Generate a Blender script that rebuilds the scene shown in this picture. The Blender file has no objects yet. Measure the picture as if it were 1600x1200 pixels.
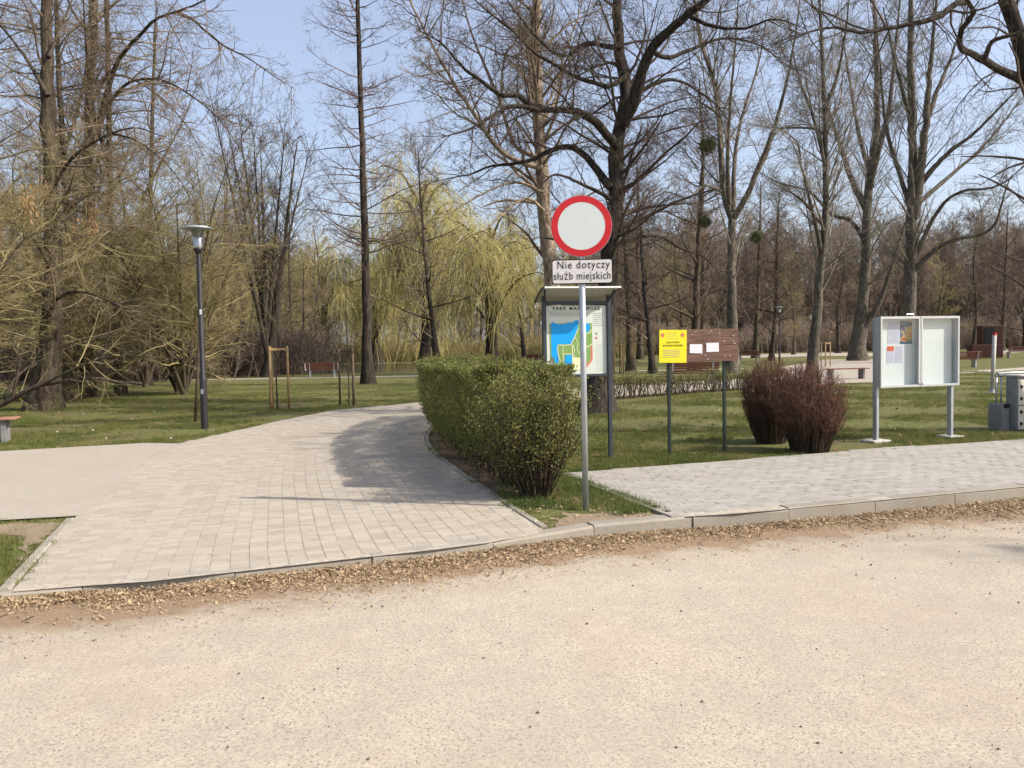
import bpy, math, random
import numpy as np
from mathutils import Matrix, Vector

sc = bpy.context.scene
C = sc.collection
R = math.radians
rng = np.random.default_rng(11)
random.seed(5)

# ------------------------------------------------------------------ camera
F, CX, CY = 1280.0, 800.0, 600.0
PITCH, ROLL, EYE = math.atan(59 / 1280), -0.019, 1.6
cam_d = bpy.data.cameras.new('camera')
cam = bpy.data.objects.new('camera', cam_d)
C.objects.link(cam)
cam_d.sensor_width = 36.0
cam_d.lens = 36.0 * F / 1600
cam_d.clip_end = 3000
cam_d.clip_start = 0.05
ROT = Matrix.Rotation(math.pi / 2 - PITCH, 4, 'X') @ Matrix.Rotation(ROLL, 4, 'Z')
cam.matrix_world = Matrix.Translation((0, 0, EYE)) @ ROT
sc.camera = cam

# ------------------------------------------------------------------ light
SUN_EL, SUN_AZ = R(39), math.atan2(-1.0, 3.6)          # direction towards the sun: right, a little behind the camera
sdir = Vector((math.cos(SUN_EL) * math.cos(SUN_AZ), math.cos(SUN_EL) * math.sin(SUN_AZ), math.sin(SUN_EL)))
w = bpy.data.worlds.new('World')
sc.world = w
w.use_nodes = True
nt = w.node_tree
sky = nt.nodes.new('ShaderNodeTexSky')
sky.sky_type = 'NISHITA'
sky.sun_disc = False
sky.sun_elevation = SUN_EL
sky.sun_rotation = math.pi / 2 - SUN_AZ
sky.air_density = 1.0
sky.dust_density = 3.2
sky.ozone_density = 1.3
veil = nt.nodes.new('ShaderNodeMix')                    # thin even high haze over the whole sky
veil.data_type = 'RGBA'
veil.inputs[0].default_value = 0.33
veil.inputs[7].default_value = (2.9, 2.95, 3.6, 1)
nt.links.new(sky.outputs[0], veil.inputs[6])
nt.links.new(veil.outputs[2], nt.nodes['Background'].inputs[0])
nt.nodes['Background'].inputs[1].default_value = 0.15
sl = bpy.data.lights.new('sun', 'SUN')
sl.energy = 3.65
sl.angle = R(0.55)
sl.color = (1.0, 0.93, 0.83)
so = bpy.data.objects.new('sun', sl)
C.objects.link(so)
so.rotation_euler = sdir.to_track_quat('Z', 'Y').to_euler()
vs = sc.view_settings
vs.view_transform = 'Standard'
vs.look = 'None'
vs.exposure = 0.75
vs.gamma = 1.0
vs.use_curve_mapping = False
sc.cycles.max_bounces = 4
sc.cycles.diffuse_bounces = 2
sc.cycles.adaptive_threshold = 0.02
sc.cycles.transparent_max_bounces = 8

# ------------------------------------------------------------------ helpers
def ray(u, v):
    return (ROT.to_3x3() @ Vector(((u - CX) / F, -(v - CY) / F, -1.0)))

def G(u, v, z=0.0):
    d = ray(u, v)
    t = (z - EYE) / d.z
    return np.array((d.x * t, d.y * t, z))

def P(u, v, D):
    d = ray(u, v)
    t = D / d.y
    return np.array((d.x * t, D, EYE + d.z * t))

def tag(o, label=None, cat=None, group=None, kind=None):
    if label: o['label'] = label
    if cat: o['category'] = cat
    if group: o['group'] = group
    if kind: o['kind'] = kind
    return o

def empty(name, loc=(0, 0, 0), rz=0.0):
    o = bpy.data.objects.new(name, None)
    C.objects.link(o)
    o.location = loc
    o.rotation_euler = (0, 0, rz)
    o.empty_display_size = 0.1
    return o

def link(name, me, parent=None, loc=None):
    o = bpy.data.objects.new(name, me)
    C.objects.link(o)
    if parent: o.parent = parent
    if loc is not None: o.location = loc
    return o

def copy_tree(o, parent=None):
    c = o.copy()
    C.objects.link(c)
    c.parent = parent
    for ch in list(o.children):
        copy_tree(ch, c)
    return c

TRIS = [0]
def np_mesh(name, V, Fs, mat, smooth=False, attrs=None):
    """V (N,3); Fs an (M,4) or (M,3) int array, or a list of such arrays"""
    if not isinstance(Fs, list): Fs = [Fs]
    Fs = [np.asarray(f, dtype=np.int32) for f in Fs if len(f)]
    V = np.asarray(V, dtype=np.float32)
    me = bpy.data.meshes.new(name)
    nl = sum(f.size for f in Fs); nf = sum(len(f) for f in Fs)
    me.vertices.add(len(V)); me.vertices.foreach_set('co', V.ravel())
    me.loops.add(nl); me.polygons.add(nf)
    me.loops.foreach_set('vertex_index', np.concatenate([f.ravel() for f in Fs]))
    sizes = np.concatenate([np.full(len(f), f.shape[1], dtype=np.int32) for f in Fs])
    starts = np.concatenate([[0], np.cumsum(sizes)[:-1]]).astype(np.int32)
    me.polygons.foreach_set('loop_start', starts)
    me.polygons.foreach_set('loop_total', sizes)
    me.polygons.foreach_set('use_smooth', np.full(nf, bool(smooth)))
    if attrs:
        for k, a in attrs.items():
            at = me.attributes.new(k, 'FLOAT', 'POINT')
            at.data.foreach_set('value', np.asarray(a, dtype=np.float32))
    me.update(calc_edges=True)
    me.materials.append(mat)
    TRIS[0] += int((sizes - 2).sum())
    return me

class MB:
    def __init__(s): s.v = []; s.f = []
    def add(s, vs, fs):
        b = len(s.v); s.v += [tuple(x) for x in vs]; s.f += [tuple(i + b for i in f) for f in fs]
    def box(s, c, d, rz=0.0, bev=0.0, m=None):
        x, y, z = d[0] / 2, d[1] / 2, d[2] / 2
        if bev <= 0:
            vs = [(-x,-y,-z),(x,-y,-z),(x,y,-z),(-x,y,-z),(-x,-y,z),(x,-y,z),(x,y,z),(-x,y,z)]
            fs = [(0,3,2,1),(4,5,6,7),(0,1,5,4),(1,2,6,5),(2,3,7,6),(3,0,4,7)]
        else:
            vs = []; b = bev
            for sz, k in ((-z, b), (-z + b, 0), (z - b, 0), (z, b)):
                X, Y = x - k, y - k
                e = b if k == 0 else b * 0.6
                vs += [(-X+e,-Y,sz),(X-e,-Y,sz),(X,-Y+e,sz),(X,Y-e,sz),(X-e,Y,sz),(-X+e,Y,sz),(-X,Y-e,sz),(-X,-Y+e,sz)]
            fs = [tuple(range(7, -1, -1)), tuple(range(24, 32))]
            for l in range(3):
                for i in range(8):
                    j = (i + 1) % 8
                    fs.append((l*8+i, l*8+j, l*8+8+j, l*8+8+i))
        M = m if m is not None else Matrix.Rotation(rz, 3, 'Z')
        s.add([tuple(M @ Vector(v) + Vector(c)) for v in vs], fs)
    def cyl(s, p0, p1, r0, r1=None, n=16, cap=True):
        r1 = r0 if r1 is None else r1
        p0, p1 = Vector(p0), Vector(p1)
        q = (p1 - p0).to_track_quat('Z', 'Y')
        vs = []
        for p, r in ((p0, r0), (p1, r1)):
            for i in range(n):
                a = 2 * math.pi * i / n
                vs.append(p + q @ Vector((r * math.cos(a), r * math.sin(a), 0)))
        fs = [(i, (i + 1) % n, n + (i + 1) % n, n + i) for i in range(n)]
        if cap: fs += [tuple(range(n - 1, -1, -1)), tuple(range(n, 2 * n))]
        s.add(vs, fs)
    def lathe(s, prof, n=24, c=(0, 0, 0)):
        vs = []
        for r, z in prof:
            for i in range(n):
                a = 2 * math.pi * i / n
                vs.append((c[0] + r * math.cos(a), c[1] + r * math.sin(a), c[2] + z))
        fs = []
        for l in range(len(prof) - 1):
            for i in range(n):
                j = (i + 1) % n
                fs.append((l*n+i, l*n+j, l*n+n+j, l*n+n+i))
        s.add(vs, fs)
    def build(s, name, mat, parent=None, smooth=False):
        me = bpy.data.meshes.new(name)
        me.from_pydata(s.v, [], s.f)
        me.materials.append(mat)
        if smooth:
            for p in me.polygons: p.use_smooth = len(p.vertices) == 4
        TRIS[0] += sum(len(f) - 2 for f in s.f)
        return link(name, me, parent)

def inside(pts, poly):
    x, y = pts[:, 0], pts[:, 1]
    poly = np.asarray(poly)[:, :2]
    r = np.zeros(len(x), dtype=bool)
    j = len(poly) - 1
    for i in range(len(poly)):
        xi, yi = poly[i]; xj, yj = poly[j]
        c = ((yi > y) != (yj > y)) & (x < (xj - xi) * (y - yi) / (yj - yi + 1e-12) + xi)
        r ^= c
        j = i
    return r

def resample(pts, step=None, n=None, smooth=True):
    """Catmull-Rom through pts, then even spacing"""
    p = np.asarray(pts, dtype=float)
    if smooth and len(p) > 2:
        q = np.vstack([2 * p[0] - p[1], p, 2 * p[-1] - p[-2]])
        out = []
        for i in range(1, len(q) - 2):
            t = np.linspace(0, 1, 12, endpoint=False)[:, None]
            a, b, c, d = q[i-1], q[i], q[i+1], q[i+2]
            out.append(0.5 * ((2*b) + (-a+c)*t + (2*a-5*b+4*c-d)*t**2 + (-a+3*b-3*c+d)*t**3))
        p = np.vstack(out + [p[-1:]])
    L = np.concatenate([[0], np.cumsum(np.linalg.norm(np.diff(p, axis=0), axis=1))])
    m = n if n else max(2, int(round(L[-1] / step)) + 1)
    s = np.linspace(0, L[-1], m)
    return np.stack([np.interp(s, L, p[:, k]) for k in range(p.shape[1])], 1)

# ------------------------------------------------------------------ materials
MATS = {}
def new_mat(name, rough=0.8, spec=0.3):
    m = bpy.data.materials.new(name)
    m.use_nodes = True
    b = m.node_tree.nodes['Principled BSDF']
    b.inputs['Roughness'].default_value = rough
    b.inputs['Specular IOR Level'].default_value = spec
    MATS[name] = m
    return m, m.node_tree, b

def N(t, kind, **kw):
    n = t.nodes.new(kind)
    for k, v in kw.items():
        if k in n.inputs: n.inputs[k].default_value = v
        else: setattr(n, k, v)
    return n

def noise(t, vec, scale, detail=4, rough=0.6):
    n = N(t, 'ShaderNodeTexNoise', Scale=scale, Detail=detail, Roughness=rough)
    if vec is not None: t.links.new(vec, n.inputs['Vector'])
    return n.outputs['Fac']

def ramp(t, fac, stops):
    r = t.nodes.new('ShaderNodeValToRGB')
    t.links.new(fac, r.inputs[0])
    e = r.color_ramp.elements
    while len(e) > 1: e.remove(e[-1])
    for i, (p, c) in enumerate(stops):
        el = e[0] if i == 0 else e.new(p)
        el.position = p
        el.color = (c, c, c, 1) if isinstance(c, (int, float)) else (*c, 1)
    return r.outputs['Color']

def mix(t, fac, a, b, mode='MIX'):
    m = t.nodes.new('ShaderNodeMix')
    m.data_type = 'RGBA'
    m.blend_type = mode
    for s, x in ((m.inputs[0], fac), (m.inputs[6], a), (m.inputs[7], b)):
        if hasattr(x, 'links'): t.links.new(x, s)
        elif isinstance(x, (int, float)): s.default_value = x
        else: s.default_value = (*x, 1)
    return m.outputs[2]

def bump(t, b, h, strength=0.3, dist=0.01):
    n = N(t, 'ShaderNodeBump', Strength=strength, Distance=dist)
    t.links.new(h, n.inputs['Height'])
    t.links.new(n.outputs[0], b.inputs['Normal'])

def coord(t, kind='Object'):
    return t.nodes.new('ShaderNodeTexCoord').outputs[kind]

def geo_pos(t):
    return t.nodes.new('ShaderNodeNewGeometry').outputs['Position']

def simple(name, col, rough=0.6, spec=0.3, var=0.15, scale=8.0, metal=0.0, bumps=0.0):
    m, t, b = new_mat(name, rough, spec)
    v = coord(t)
    f = noise(t, v, scale, 5)
    lo = tuple(c * (1 - var) for c in col); hi = tuple(min(1, c * (1 + var)) for c in col)
    t.links.new(ramp(t, f, [(0.3, lo), (0.7, hi)]), b.inputs['Base Color'])
    b.inputs['Metallic'].default_value = metal
    if bumps: bump(t, b, noise(t, v, scale * 6, 3), bumps, 0.005)
    return m

def bark(name, lo, hi, vs=(14, 14, 3), bs=0.6, moss=None):
    m, t, b = new_mat(name, 0.92, 0.15)
    mp = N(t, 'ShaderNodeMapping'); mp.inputs['Scale'].default_value = vs
    t.links.new(geo_pos(t), mp.inputs[0])
    f = noise(t, mp.outputs[0], 1.0, 6, 0.7)
    c = ramp(t, f, [(0.38, lo), (0.62, hi)])
    big = noise(t, geo_pos(t), 0.9, 3)
    c = mix(t, ramp(t, big, [(0.4, 0.0), (0.7, 0.5)]), c, tuple(x * 0.6 for x in lo))
    if moss:
        c = mix(t, ramp(t, noise(t, geo_pos(t), 2.3, 4), [(0.5, 0.0), (0.66, 0.7)]), c, moss)
    t.links.new(c, b.inputs['Base Color'])
    bump(t, b, f, min(1, bs * 1.5), 0.06)
    return m

def twig(name, lo, hi, sc_=1.3):
    m, t, b = new_mat(name, 0.85, 0.15)
    f = noise(t, geo_pos(t), sc_, 4)
    t.links.new(ramp(t, f, [(0.35, lo), (0.65, hi)]), b.inputs['Base Color'])
    return m

def leafmat(name, cols, trans=0.3, sc_=9.0):
    m, t, b = new_mat(name, 0.55, 0.35)
    wn = N(t, 'ShaderNodeTexNoise', Scale=sc_, Detail=6, Roughness=0.8)
    t.links.new(geo_pos(t), wn.inputs['Vector'])
    n = len(cols)
    col = ramp(t, wn.outputs['Fac'], [(0.3 + 0.4 * i / max(1, n - 1), c) for i, c in enumerate(cols)])
    t.links.new(col, b.inputs['Base Color'])
    tr = t.nodes.new('ShaderNodeBsdfTranslucent')
    t.links.new(col, tr.inputs[0])
    ms = t.nodes.new('ShaderNodeMixShader')
    ms.inputs[0].default_value = trans
    t.links.new(b.outputs[0], ms.inputs[1]); t.links.new(tr.outputs[0], ms.inputs[2])
    t.links.new(ms.outputs[0], t.nodes['Material Output'].inputs[0])
    return m

# road: pale chip-sealed surface, dust and dirt near the kerb
def make_road_mat():
    m, t, b = new_mat('road_surface', 0.93, 0.2)
    p = geo_pos(t)
    vor = N(t, 'ShaderNodeTexVoronoi', Scale=95.0); t.links.new(p, vor.inputs['Vector'])
    chip = ramp(t, vor.outputs['Color'], [(0.0, (0.17, 0.14, 0.11)), (0.25, (0.34, 0.293, 0.225)), (0.6, (0.46, 0.398, 0.308)), (1.0, (0.56, 0.493, 0.395))])
    fine = noise(t, p, 60, 6, 0.75)
    c = mix(t, 0.55, chip, ramp(t, fine, [(0.35, (0.19, 0.16, 0.125)), (0.48, (0.435, 0.378, 0.292)), (0.7, (0.54, 0.474, 0.375))]))
    spk = N(t, 'ShaderNodeTexVoronoi', Scale=38.0); t.links.new(p, spk.inputs['Vector'])
    c = mix(t, ramp(t, spk.outputs['Distance'], [(0.14, 0.8), (0.25, 0.0)]), c, (0.13, 0.11, 0.09))
    pk = noise(t, p, 0.6, 5, 0.6)
    c = mix(t, ramp(t, pk, [(0.5, 0.0), (0.7, 0.42)]), c, (0.47, 0.36, 0.27))
    md_ = noise(t, p, 3.5, 5, 0.65)
    c = mix(t, ramp(t, md_, [(0.42, 0.35), (0.6, 0.0)]), c, (0.33, 0.285, 0.225))
    gr = noise(t, p, 0.45, 5, 0.6)
    c = mix(t, ramp(t, gr, [(0.5, 0.0), (0.7, 0.5)]), c, (0.36, 0.315, 0.255))
    at = N(t, 'ShaderNodeAttribute', attribute_name='kerb_dist')
    wob = noise(t, p, 2.2, 6, 0.7)
    ma = N(t, 'ShaderNodeMath', operation='MULTIPLY_ADD'); t.links.new(wob, ma.inputs[0]); ma.inputs[1].default_value = -0.55
    t.links.new(at.outputs['Fac'], ma.inputs[2])
    d = ramp(t, ma.outputs[0], [(0.0, 0.95), (0.04, 0.6), (0.13, 0.15), (0.4, 0.0)])
    c = mix(t, d, c, (0.25, 0.175, 0.11))
    t.links.new(c, b.inputs['Base Color'])
    bump(t, b, fine, 0.55, 0.012)
    return m

def make_lawn_mat():
    m, t, b = new_mat('lawn_ground', 0.95, 0.1)
    p = geo_pos(t)
    f1 = noise(t, p, 0.55, 5, 0.6)
    f2 = noise(t, p, 9.0, 6, 0.75)
    g = ramp(t, f2, [(0.3, (0.068, 0.074, 0.025)), (0.5, (0.118, 0.125, 0.04)), (0.72, (0.20, 0.18, 0.08))])
    s = ramp(t, f2, [(0.3, (0.075, 0.055, 0.035)), (0.6, (0.14, 0.11, 0.07)), (0.8, (0.25, 0.20, 0.13))])
    c = mix(t, ramp(t, f1, [(0.45, 0.0), (0.68, 0.75)]), g, s)
    t.links.new(c, b.inputs['Base Color'])
    bump(t, b, f2, 0.8, 0.03)
    return m

def make_paver_mat(name, lo, hi, stain):
    m, t, b = new_mat(name, 0.9, 0.2)
    p = geo_pos(t)
    f = noise(t, p, 55, 5, 0.75)
    c = ramp(t, f, [(0.3, lo), (0.7, hi)])
    big = noise(t, p, 0.9, 6, 0.65)
    c = mix(t, ramp(t, big, [(0.42, 0.0), (0.68, 0.6)]), c, stain)
    spt = noise(t, p, 7, 5, 0.7)
    c = mix(t, ramp(t, spt, [(0.3, 0.4), (0.45, 0.0)]), c, tuple(x * 0.6 for x in lo))
    isl = t.nodes.new('ShaderNodeNewGeometry').outputs['Random Per Island']
    obr = t.nodes.new('ShaderNodeObjectInfo').outputs['Random']
    sm = N(t, 'ShaderNodeMath', operation='ADD'); t.links.new(isl, sm.inputs[0]); t.links.new(obr, sm.inputs[1])
    fr = N(t, 'ShaderNodeMath', operation='FRACT'); t.links.new(sm.outputs[0], fr.inputs[0])
    c = mix(t, 0.17, c, ramp(t, fr.outputs[0], [(0.1, tuple(x * 0.6 for x in lo)), (0.9, tuple(min(1, x * 1.2) for x in hi))]))
    t.links.new(c, b.inputs['Base Color'])
    bump(t, b, f, 0.4, 0.006)
    return m

M_road = make_road_mat()
M_lawn = make_lawn_mat()
M_paver = make_paver_mat('path_paver', (0.315, 0.275, 0.22), (0.445, 0.395, 0.325), (0.35, 0.295, 0.225))
M_walk = make_paver_mat('walk_paver', (0.28, 0.262, 0.23), (0.40, 0.373, 0.332), (0.28, 0.253, 0.217))
M_bed = simple('joint_sand', (0.38, 0.335, 0.27), 0.95, 0.1, 0.3, 20)
M_sand = make_paver_mat('compacted_gravel', (0.305, 0.267, 0.216), (0.42, 0.37, 0.303), (0.335, 0.285, 0.22))
M_kerb = make_paver_mat('kerb_concrete', (0.25, 0.225, 0.185), (0.37, 0.335, 0.28), (0.20, 0.165, 0.125))
M_soil = make_paver_mat('bare_soil', (0.10, 0.07, 0.045), (0.20, 0.145, 0.095), (0.07, 0.05, 0.035))
M_chip = leafmat('dry_chips', [(0.17, 0.11, 0.065), (0.30, 0.205, 0.12), (0.47, 0.345, 0.205), (0.64, 0.52, 0.35)], 0.15, 28)
M_leaflit = leafmat('dead_leaves', [(0.09, 0.055, 0.03), (0.17, 0.10, 0.055), (0.30, 0.20, 0.11)], 0.15, 20)
M_stone = simple('pebble_dark', (0.13, 0.11, 0.09), 0.9, 0.2, 0.5, 3)
M_galv = simple('galvanised_steel', (0.42, 0.45, 0.48), 0.42, 0.5, 0.12, 6, metal=0.55)
M_anth = simple('anthracite_paint', (0.035, 0.045, 0.055), 0.42, 0.45, 0.25, 4)
M_pole = simple('black_pole_paint', (0.022, 0.02, 0.022), 0.45, 0.45, 0.3, 4)
M_green = simple('dark_green_paint', (0.02, 0.032, 0.028), 0.5, 0.4, 0.25, 5)
M_white = simple('white_sheet', (0.72, 0.74, 0.72), 0.5, 0.4, 0.03, 2.5)
M_signw = simple('sign_white', (0.66, 0.70, 0.68), 0.38, 0.5, 0.03, 3)
M_platew = simple('plate_white', (0.72, 0.68, 0.66), 0.4, 0.5, 0.03, 3)
M_red = simple('sign_red', (0.58, 0.015, 0.018), 0.35, 0.5, 0.08, 5)
M_black = simple('lettering_black', (0.012, 0.012, 0.013), 0.5, 0.3, 0.1)
M_grey = simple('grey_print', (0.30, 0.31, 0.31), 0.6, 0.3, 0.1)
M_alu = simple('brushed_aluminium', (0.55, 0.57, 0.58), 0.38, 0.5, 0.06, 10, metal=0.6)
M_back = simple('case_back_panel', (0.78, 0.79, 0.77), 0.55, 0.35, 0.02, 2)
M_paper = simple('paper', (0.74, 0.74, 0.76), 0.7, 0.2, 0.03, 6)
M_paperp = simple('lilac_paper', (0.62, 0.60, 0.72), 0.7, 0.2, 0.04, 6)
M_orange = simple('orange_paper', (0.68, 0.14, 0.06), 0.7, 0.2, 0.06, 6)
M_yellow = simple('yellow_sheet', (0.80, 0.70, 0.02), 0.5, 0.4, 0.04, 4)
M_conc = simple('concrete', (0.46, 0.44, 0.40), 0.9, 0.2, 0.2, 7, bumps=0.3)
M_mapblue = simple('map_blue', (0.0, 0.33, 0.80), 0.45, 0.4, 0.03)
M_mapgreen = simple('map_green', (0.20, 0.33, 0.09), 0.45, 0.4, 0.05)
M_mapcream = simple('map_cream', (0.72, 0.72, 0.45), 0.45, 0.4, 0.03)
M_mapred = simple('map_red', (0.62, 0.16, 0.12), 0.45, 0.4, 0.05)
M_mappanel = simple('map_panel', (0.60, 0.64, 0.56), 0.45, 0.4, 0.03)
M_canopy = simple('canopy_sheet', (0.56, 0.53, 0.48), 0.55, 0.3, 0.08, 3)
M_cab = simple('cabinet_cream', (0.62, 0.58, 0.48), 0.5, 0.4, 0.08, 4)
M_cabg = simple('cabinet_grey', (0.20, 0.20, 0.20), 0.6, 0.3, 0.2, 5)
M_stem = bark('shrub_stem', (0.045, 0.032, 0.022), (0.12, 0.09, 0.06), (40, 40, 10), 0.3)

def wood(name, lo, hi, sx=(3, 30, 30)):
    m, t, b = new_mat(name, 0.75, 0.25)
    mp = N(t, 'ShaderNodeMapping'); mp.inputs['Scale'].default_value = sx
    t.links.new(coord(t), mp.inputs[0])
    f = noise(t, mp.outputs[0], 1.5, 6, 0.7)
    t.links.new(ramp(t, f, [(0.3, lo), (0.7, hi)]), b.inputs['Base Color'])
    bump(t, b, f, 0.35, 0.004)
    return m
M_bench = wood('bench_wood', (0.10, 0.035, 0.022), (0.20, 0.085, 0.055))
M_bench2 = wood('bench_wood_sunlit', (0.24, 0.11, 0.07), (0.38, 0.20, 0.14))  # lighter copy of the bench wood, sunlight put into its colour
M_board = wood('weathered_red_board', (0.085, 0.045, 0.032), (0.24, 0.14, 0.10))
M_stake = wood('stake_wood', (0.22, 0.14, 0.065), (0.40, 0.28, 0.14), (20, 20, 3))
M_stakeb = wood('stake_wood_dark', (0.06, 0.045, 0.03), (0.14, 0.10, 0.065), (20, 20, 3))
mg, tg, bg = new_mat('clear_glass', 0.05, 0.5)
bg.inputs['Base Color'].default_value = (0.93, 0.95, 0.95, 1)
gl = tg.nodes.new('ShaderNodeBsdfTransparent'); gl.inputs[0].default_value = (0.93, 0.95, 0.95, 1)
ms_ = tg.nodes.new('ShaderNodeMixShader'); 
gg = tg.nodes.new('ShaderNodeBsdfGlossy'); gg.inputs['Roughness'].default_value = 0.03
ms_.inputs[0].default_value = 0.06; tg.links.new(gl.outputs[0], ms_.inputs[1]); tg.links.new(gg.outputs[0], ms_.inputs[2])
tg.links.new(ms_.outputs[0], tg.nodes['Material Output'].inputs[0])
M_glass = mg
M_lampg = mg.copy(); M_lampg.name = 'lamp_glass'
for n_ in M_lampg.node_tree.nodes:
    if n_.type == 'MIX_SHADER': n_.inputs[0].default_value = .38
    if n_.type == 'BSDF_TRANSPARENT': n_.inputs[0].default_value = (.80, .83, .83, 1)

B_dark = bark('bark_dark', (0.022, 0.018, 0.015), (0.085, 0.07, 0.055))
B_brown = bark('bark_brown', (0.04, 0.03, 0.022), (0.13, 0.10, 0.075), moss=(0.08, 0.08, 0.035))
B_pale = bark('bark_pale', (0.16, 0.115, 0.08), (0.42, 0.34, 0.26), (9, 9, 5), 0.5)
B_grey = bark('bark_grey', (0.055, 0.046, 0.036), (0.19, 0.165, 0.13), (10, 10, 4), 0.5)
T_dark = twig('twig_dark', (0.05, 0.038, 0.031), (0.125, 0.095, 0.075))
T_brown = twig('twig_brown', (0.12, 0.09, 0.062), (0.265, 0.205, 0.14))
T_purple = twig('twig_purple', (0.085, 0.055, 0.05), (0.19, 0.13, 0.11))
T_grey = twig('twig_grey', (0.11, 0.095, 0.075), (0.26, 0.225, 0.18))
T_olive = twig('twig_olive', (0.14, 0.112, 0.057), (0.37, 0.315, 0.15), 1.6)
T_forest = twig('twig_forest', (0.14, 0.106, 0.082), (0.34, 0.26, 0.195), 0.12)
T_forestg = twig('twig_forest_tan', (0.15, 0.125, 0.06), (0.31, 0.26, 0.12), 0.12)
T_willow = twig('willow_strand', (0.28, 0.25, 0.09), (0.56, 0.48, 0.20), 0.3)
T_red = twig('barberry_twig', (0.085, 0.038, 0.028), (0.20, 0.098, 0.07), 6)
L_hedge = leafmat('hedge_leaf', [(0.065, 0.078, 0.022), (0.125, 0.145, 0.036), (0.235, 0.235, 0.062), (0.35, 0.27, 0.10)], 0.3, 11)
L_mist = leafmat('mistletoe_leaf', [(0.05, 0.07, 0.02), (0.12, 0.14, 0.04)], 0.25, 4)
L_seed = leafmat('dry_seed', [(0.30, 0.17, 0.07), (0.55, 0.36, 0.17)], 0.35, 6)
L_bud = leafmat('spring_bud', [(0.16, 0.17, 0.05), (0.34, 0.34, 0.12)], 0.35, 6)

# ------------------------------------------------------------------ ground layout (world outlines)
kerb_px = [(0, 930), (180, 917), (400, 893), (540, 877), (735, 855), (860, 834), (1050, 812), (1175, 803), (1420, 780), (1600, 763)]
kp = np.array([G(u, v)[:2] for u, v in kerb_px])
KD0 = (kp[0] - kp[2]) / np.linalg.norm(kp[0] - kp[2]); KD1 = (kp[-1] - kp[-3]) / np.linalg.norm(kp[-1] - kp[-3])
KERB = resample(np.vstack([kp[0] + KD0 * 70, kp[0] + KD0 * 20, kp[0] + KD0 * 6, kp, kp[-1] + KD1 * 6, kp[-1] + KD1 * 25, kp[-1] + KD1 * 90]), step=0.5)
def kerb_y(x): return np.interp(x, KERB[:, 0], KERB[:, 1])
def drop(x): return 0.045 + 0.075 / (1 + np.exp(np.clip(-(np.asarray(x) - 0.6) * 2.0, -50, 50)))       # kerb upstand: low at the path mouth
def pix(l): return np.array([G(u, v)[:2] for u, v in l])

E_edge = np.vstack([[0.62, 6.05], pix([(855, 834), (770, 778), (705, 733), (668, 700)]), [[-1.62, 15.2], [-1.55, 17.6], [-0.9, 20.2], [0.8, 22.6], [3.4, 24.9], [8, 28.2], [12.5, 30.6]]])
E_edge = resample(E_edge, step=0.1)
L_edge = np.vstack([pix([(20, 928), (25, 920), (120, 808), (215, 707), (300, 690), (400, 667), (520, 642), (650, 630)]), [[0.2, 27.5], [4, 31.5], [9, 34.5], [13, 37.5]]])
mouth = KERB[(KERB[:, 0] > L_edge[0, 0]) & (KERB[:, 0] < 0.45)]
PATH_POLY = np.vstack([L_edge, E_edge[E_edge[:, 1] > kerb_y(E_edge[:, 0]) + .06][::-1], mouth[::-1]])
SAND_POLY = np.vstack([pix([(124, 809), (168, 776), (200, 746), (236, 714), (285, 695), (225, 694), (120, 700), (0, 707)]), [[-30, 15.5]], [[-30, 10.3]], pix([(0, 816)])])
W_left = pix([(1060, 813), (880, 741)])
W_back = np.vstack([pix([(880, 741), (1060, 728), (1365, 703), (1600, 688)]), pix([(1600, 688)])[0] + KD1 * 12 * np.array([1, 0.9])])
wk = KERB[(KERB[:, 0] > W_left[0, 0]) & (KERB[:, 0] < W_back[-1, 0] + 0.5)]
WALK_POLY = np.vstack([wk, W_back[::-1]])
PLAZA_POLY = pix([(1225, 604), (1310, 600), (1400, 597), (1400, 577), (1370, 562), (1290, 562), (1215, 575)])
POND_POLY = np.array([[-34, 60], [-22, 54.5], [-6, 54], [4, 58], [10, 66], [12, 78], [-2, 86], [-24, 88], [-40, 76]])
FARPATH = [np.array([[-40, 49.5], [-20, 46.5], [-6, 46], [4, 47], [14, 48], [14, 49.6], [4, 48.8], [-6, 47.8], [-20, 48.4], [-40, 51.5]]),
           pix([(1470, 581), (1560, 577), (1700, 567), (1700, 571), (1560, 581), (1470, 585)]), pix([(1100, 556), (1290, 551), (1480, 552), (1560, 548), (1700, 540), (1700, 544), (1560, 553), (1480, 557), (1290, 556), (1100, 561)])]

def ragged(poly, amp=.05, step=.12, seed=1):
    q = resample(np.vstack([poly, poly[:1]]), step=step, smooth=False)[:-1]
    return q + np.random.default_rng(seed).normal(0, amp, q.shape)

def sheet(name, poly, z, mat, label=None):
    me = bpy.data.meshes.new(name)
    me.from_pydata([(p[0], p[1], z) for p in poly], [], [tuple(range(len(poly)))])
    me.materials.append(mat)
    me.update()
    if me.polygons[0].normal.z < 0: me.flip_normals()
    o = link(name, me)
    tag(o, label, kind='structure')
    return o

# lawn sheet: from the kerb to the horizon
xs = KERB[::2, 0]; ys = KERB[::2, 1]
xs = np.concatenate([[-1500, -400], xs, [400, 1500]]); ys = np.concatenate([[ys[0]] * 2, ys, [ys[-1]] * 2])
tt = np.array([0.08, 0.5, 1, 2, 4, 7, 11, 16, 25, 40, 70, 120, 250, 600, 2000])
V = np.array([(x, y + t, 0.0) for x, y in zip(xs, ys) for t in tt])
n = len(tt)
Fq = np.array([(i*n+j, (i+1)*n+j, (i+1)*n+j+1, i*n+j+1) for i in range(len(xs)-1) for j in range(n-1)])
o = link('lawn', np_mesh('lawn', V, Fq, M_lawn)); tag(o, 'patchy spring lawn of the park behind the kerb', kind='structure')
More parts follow.
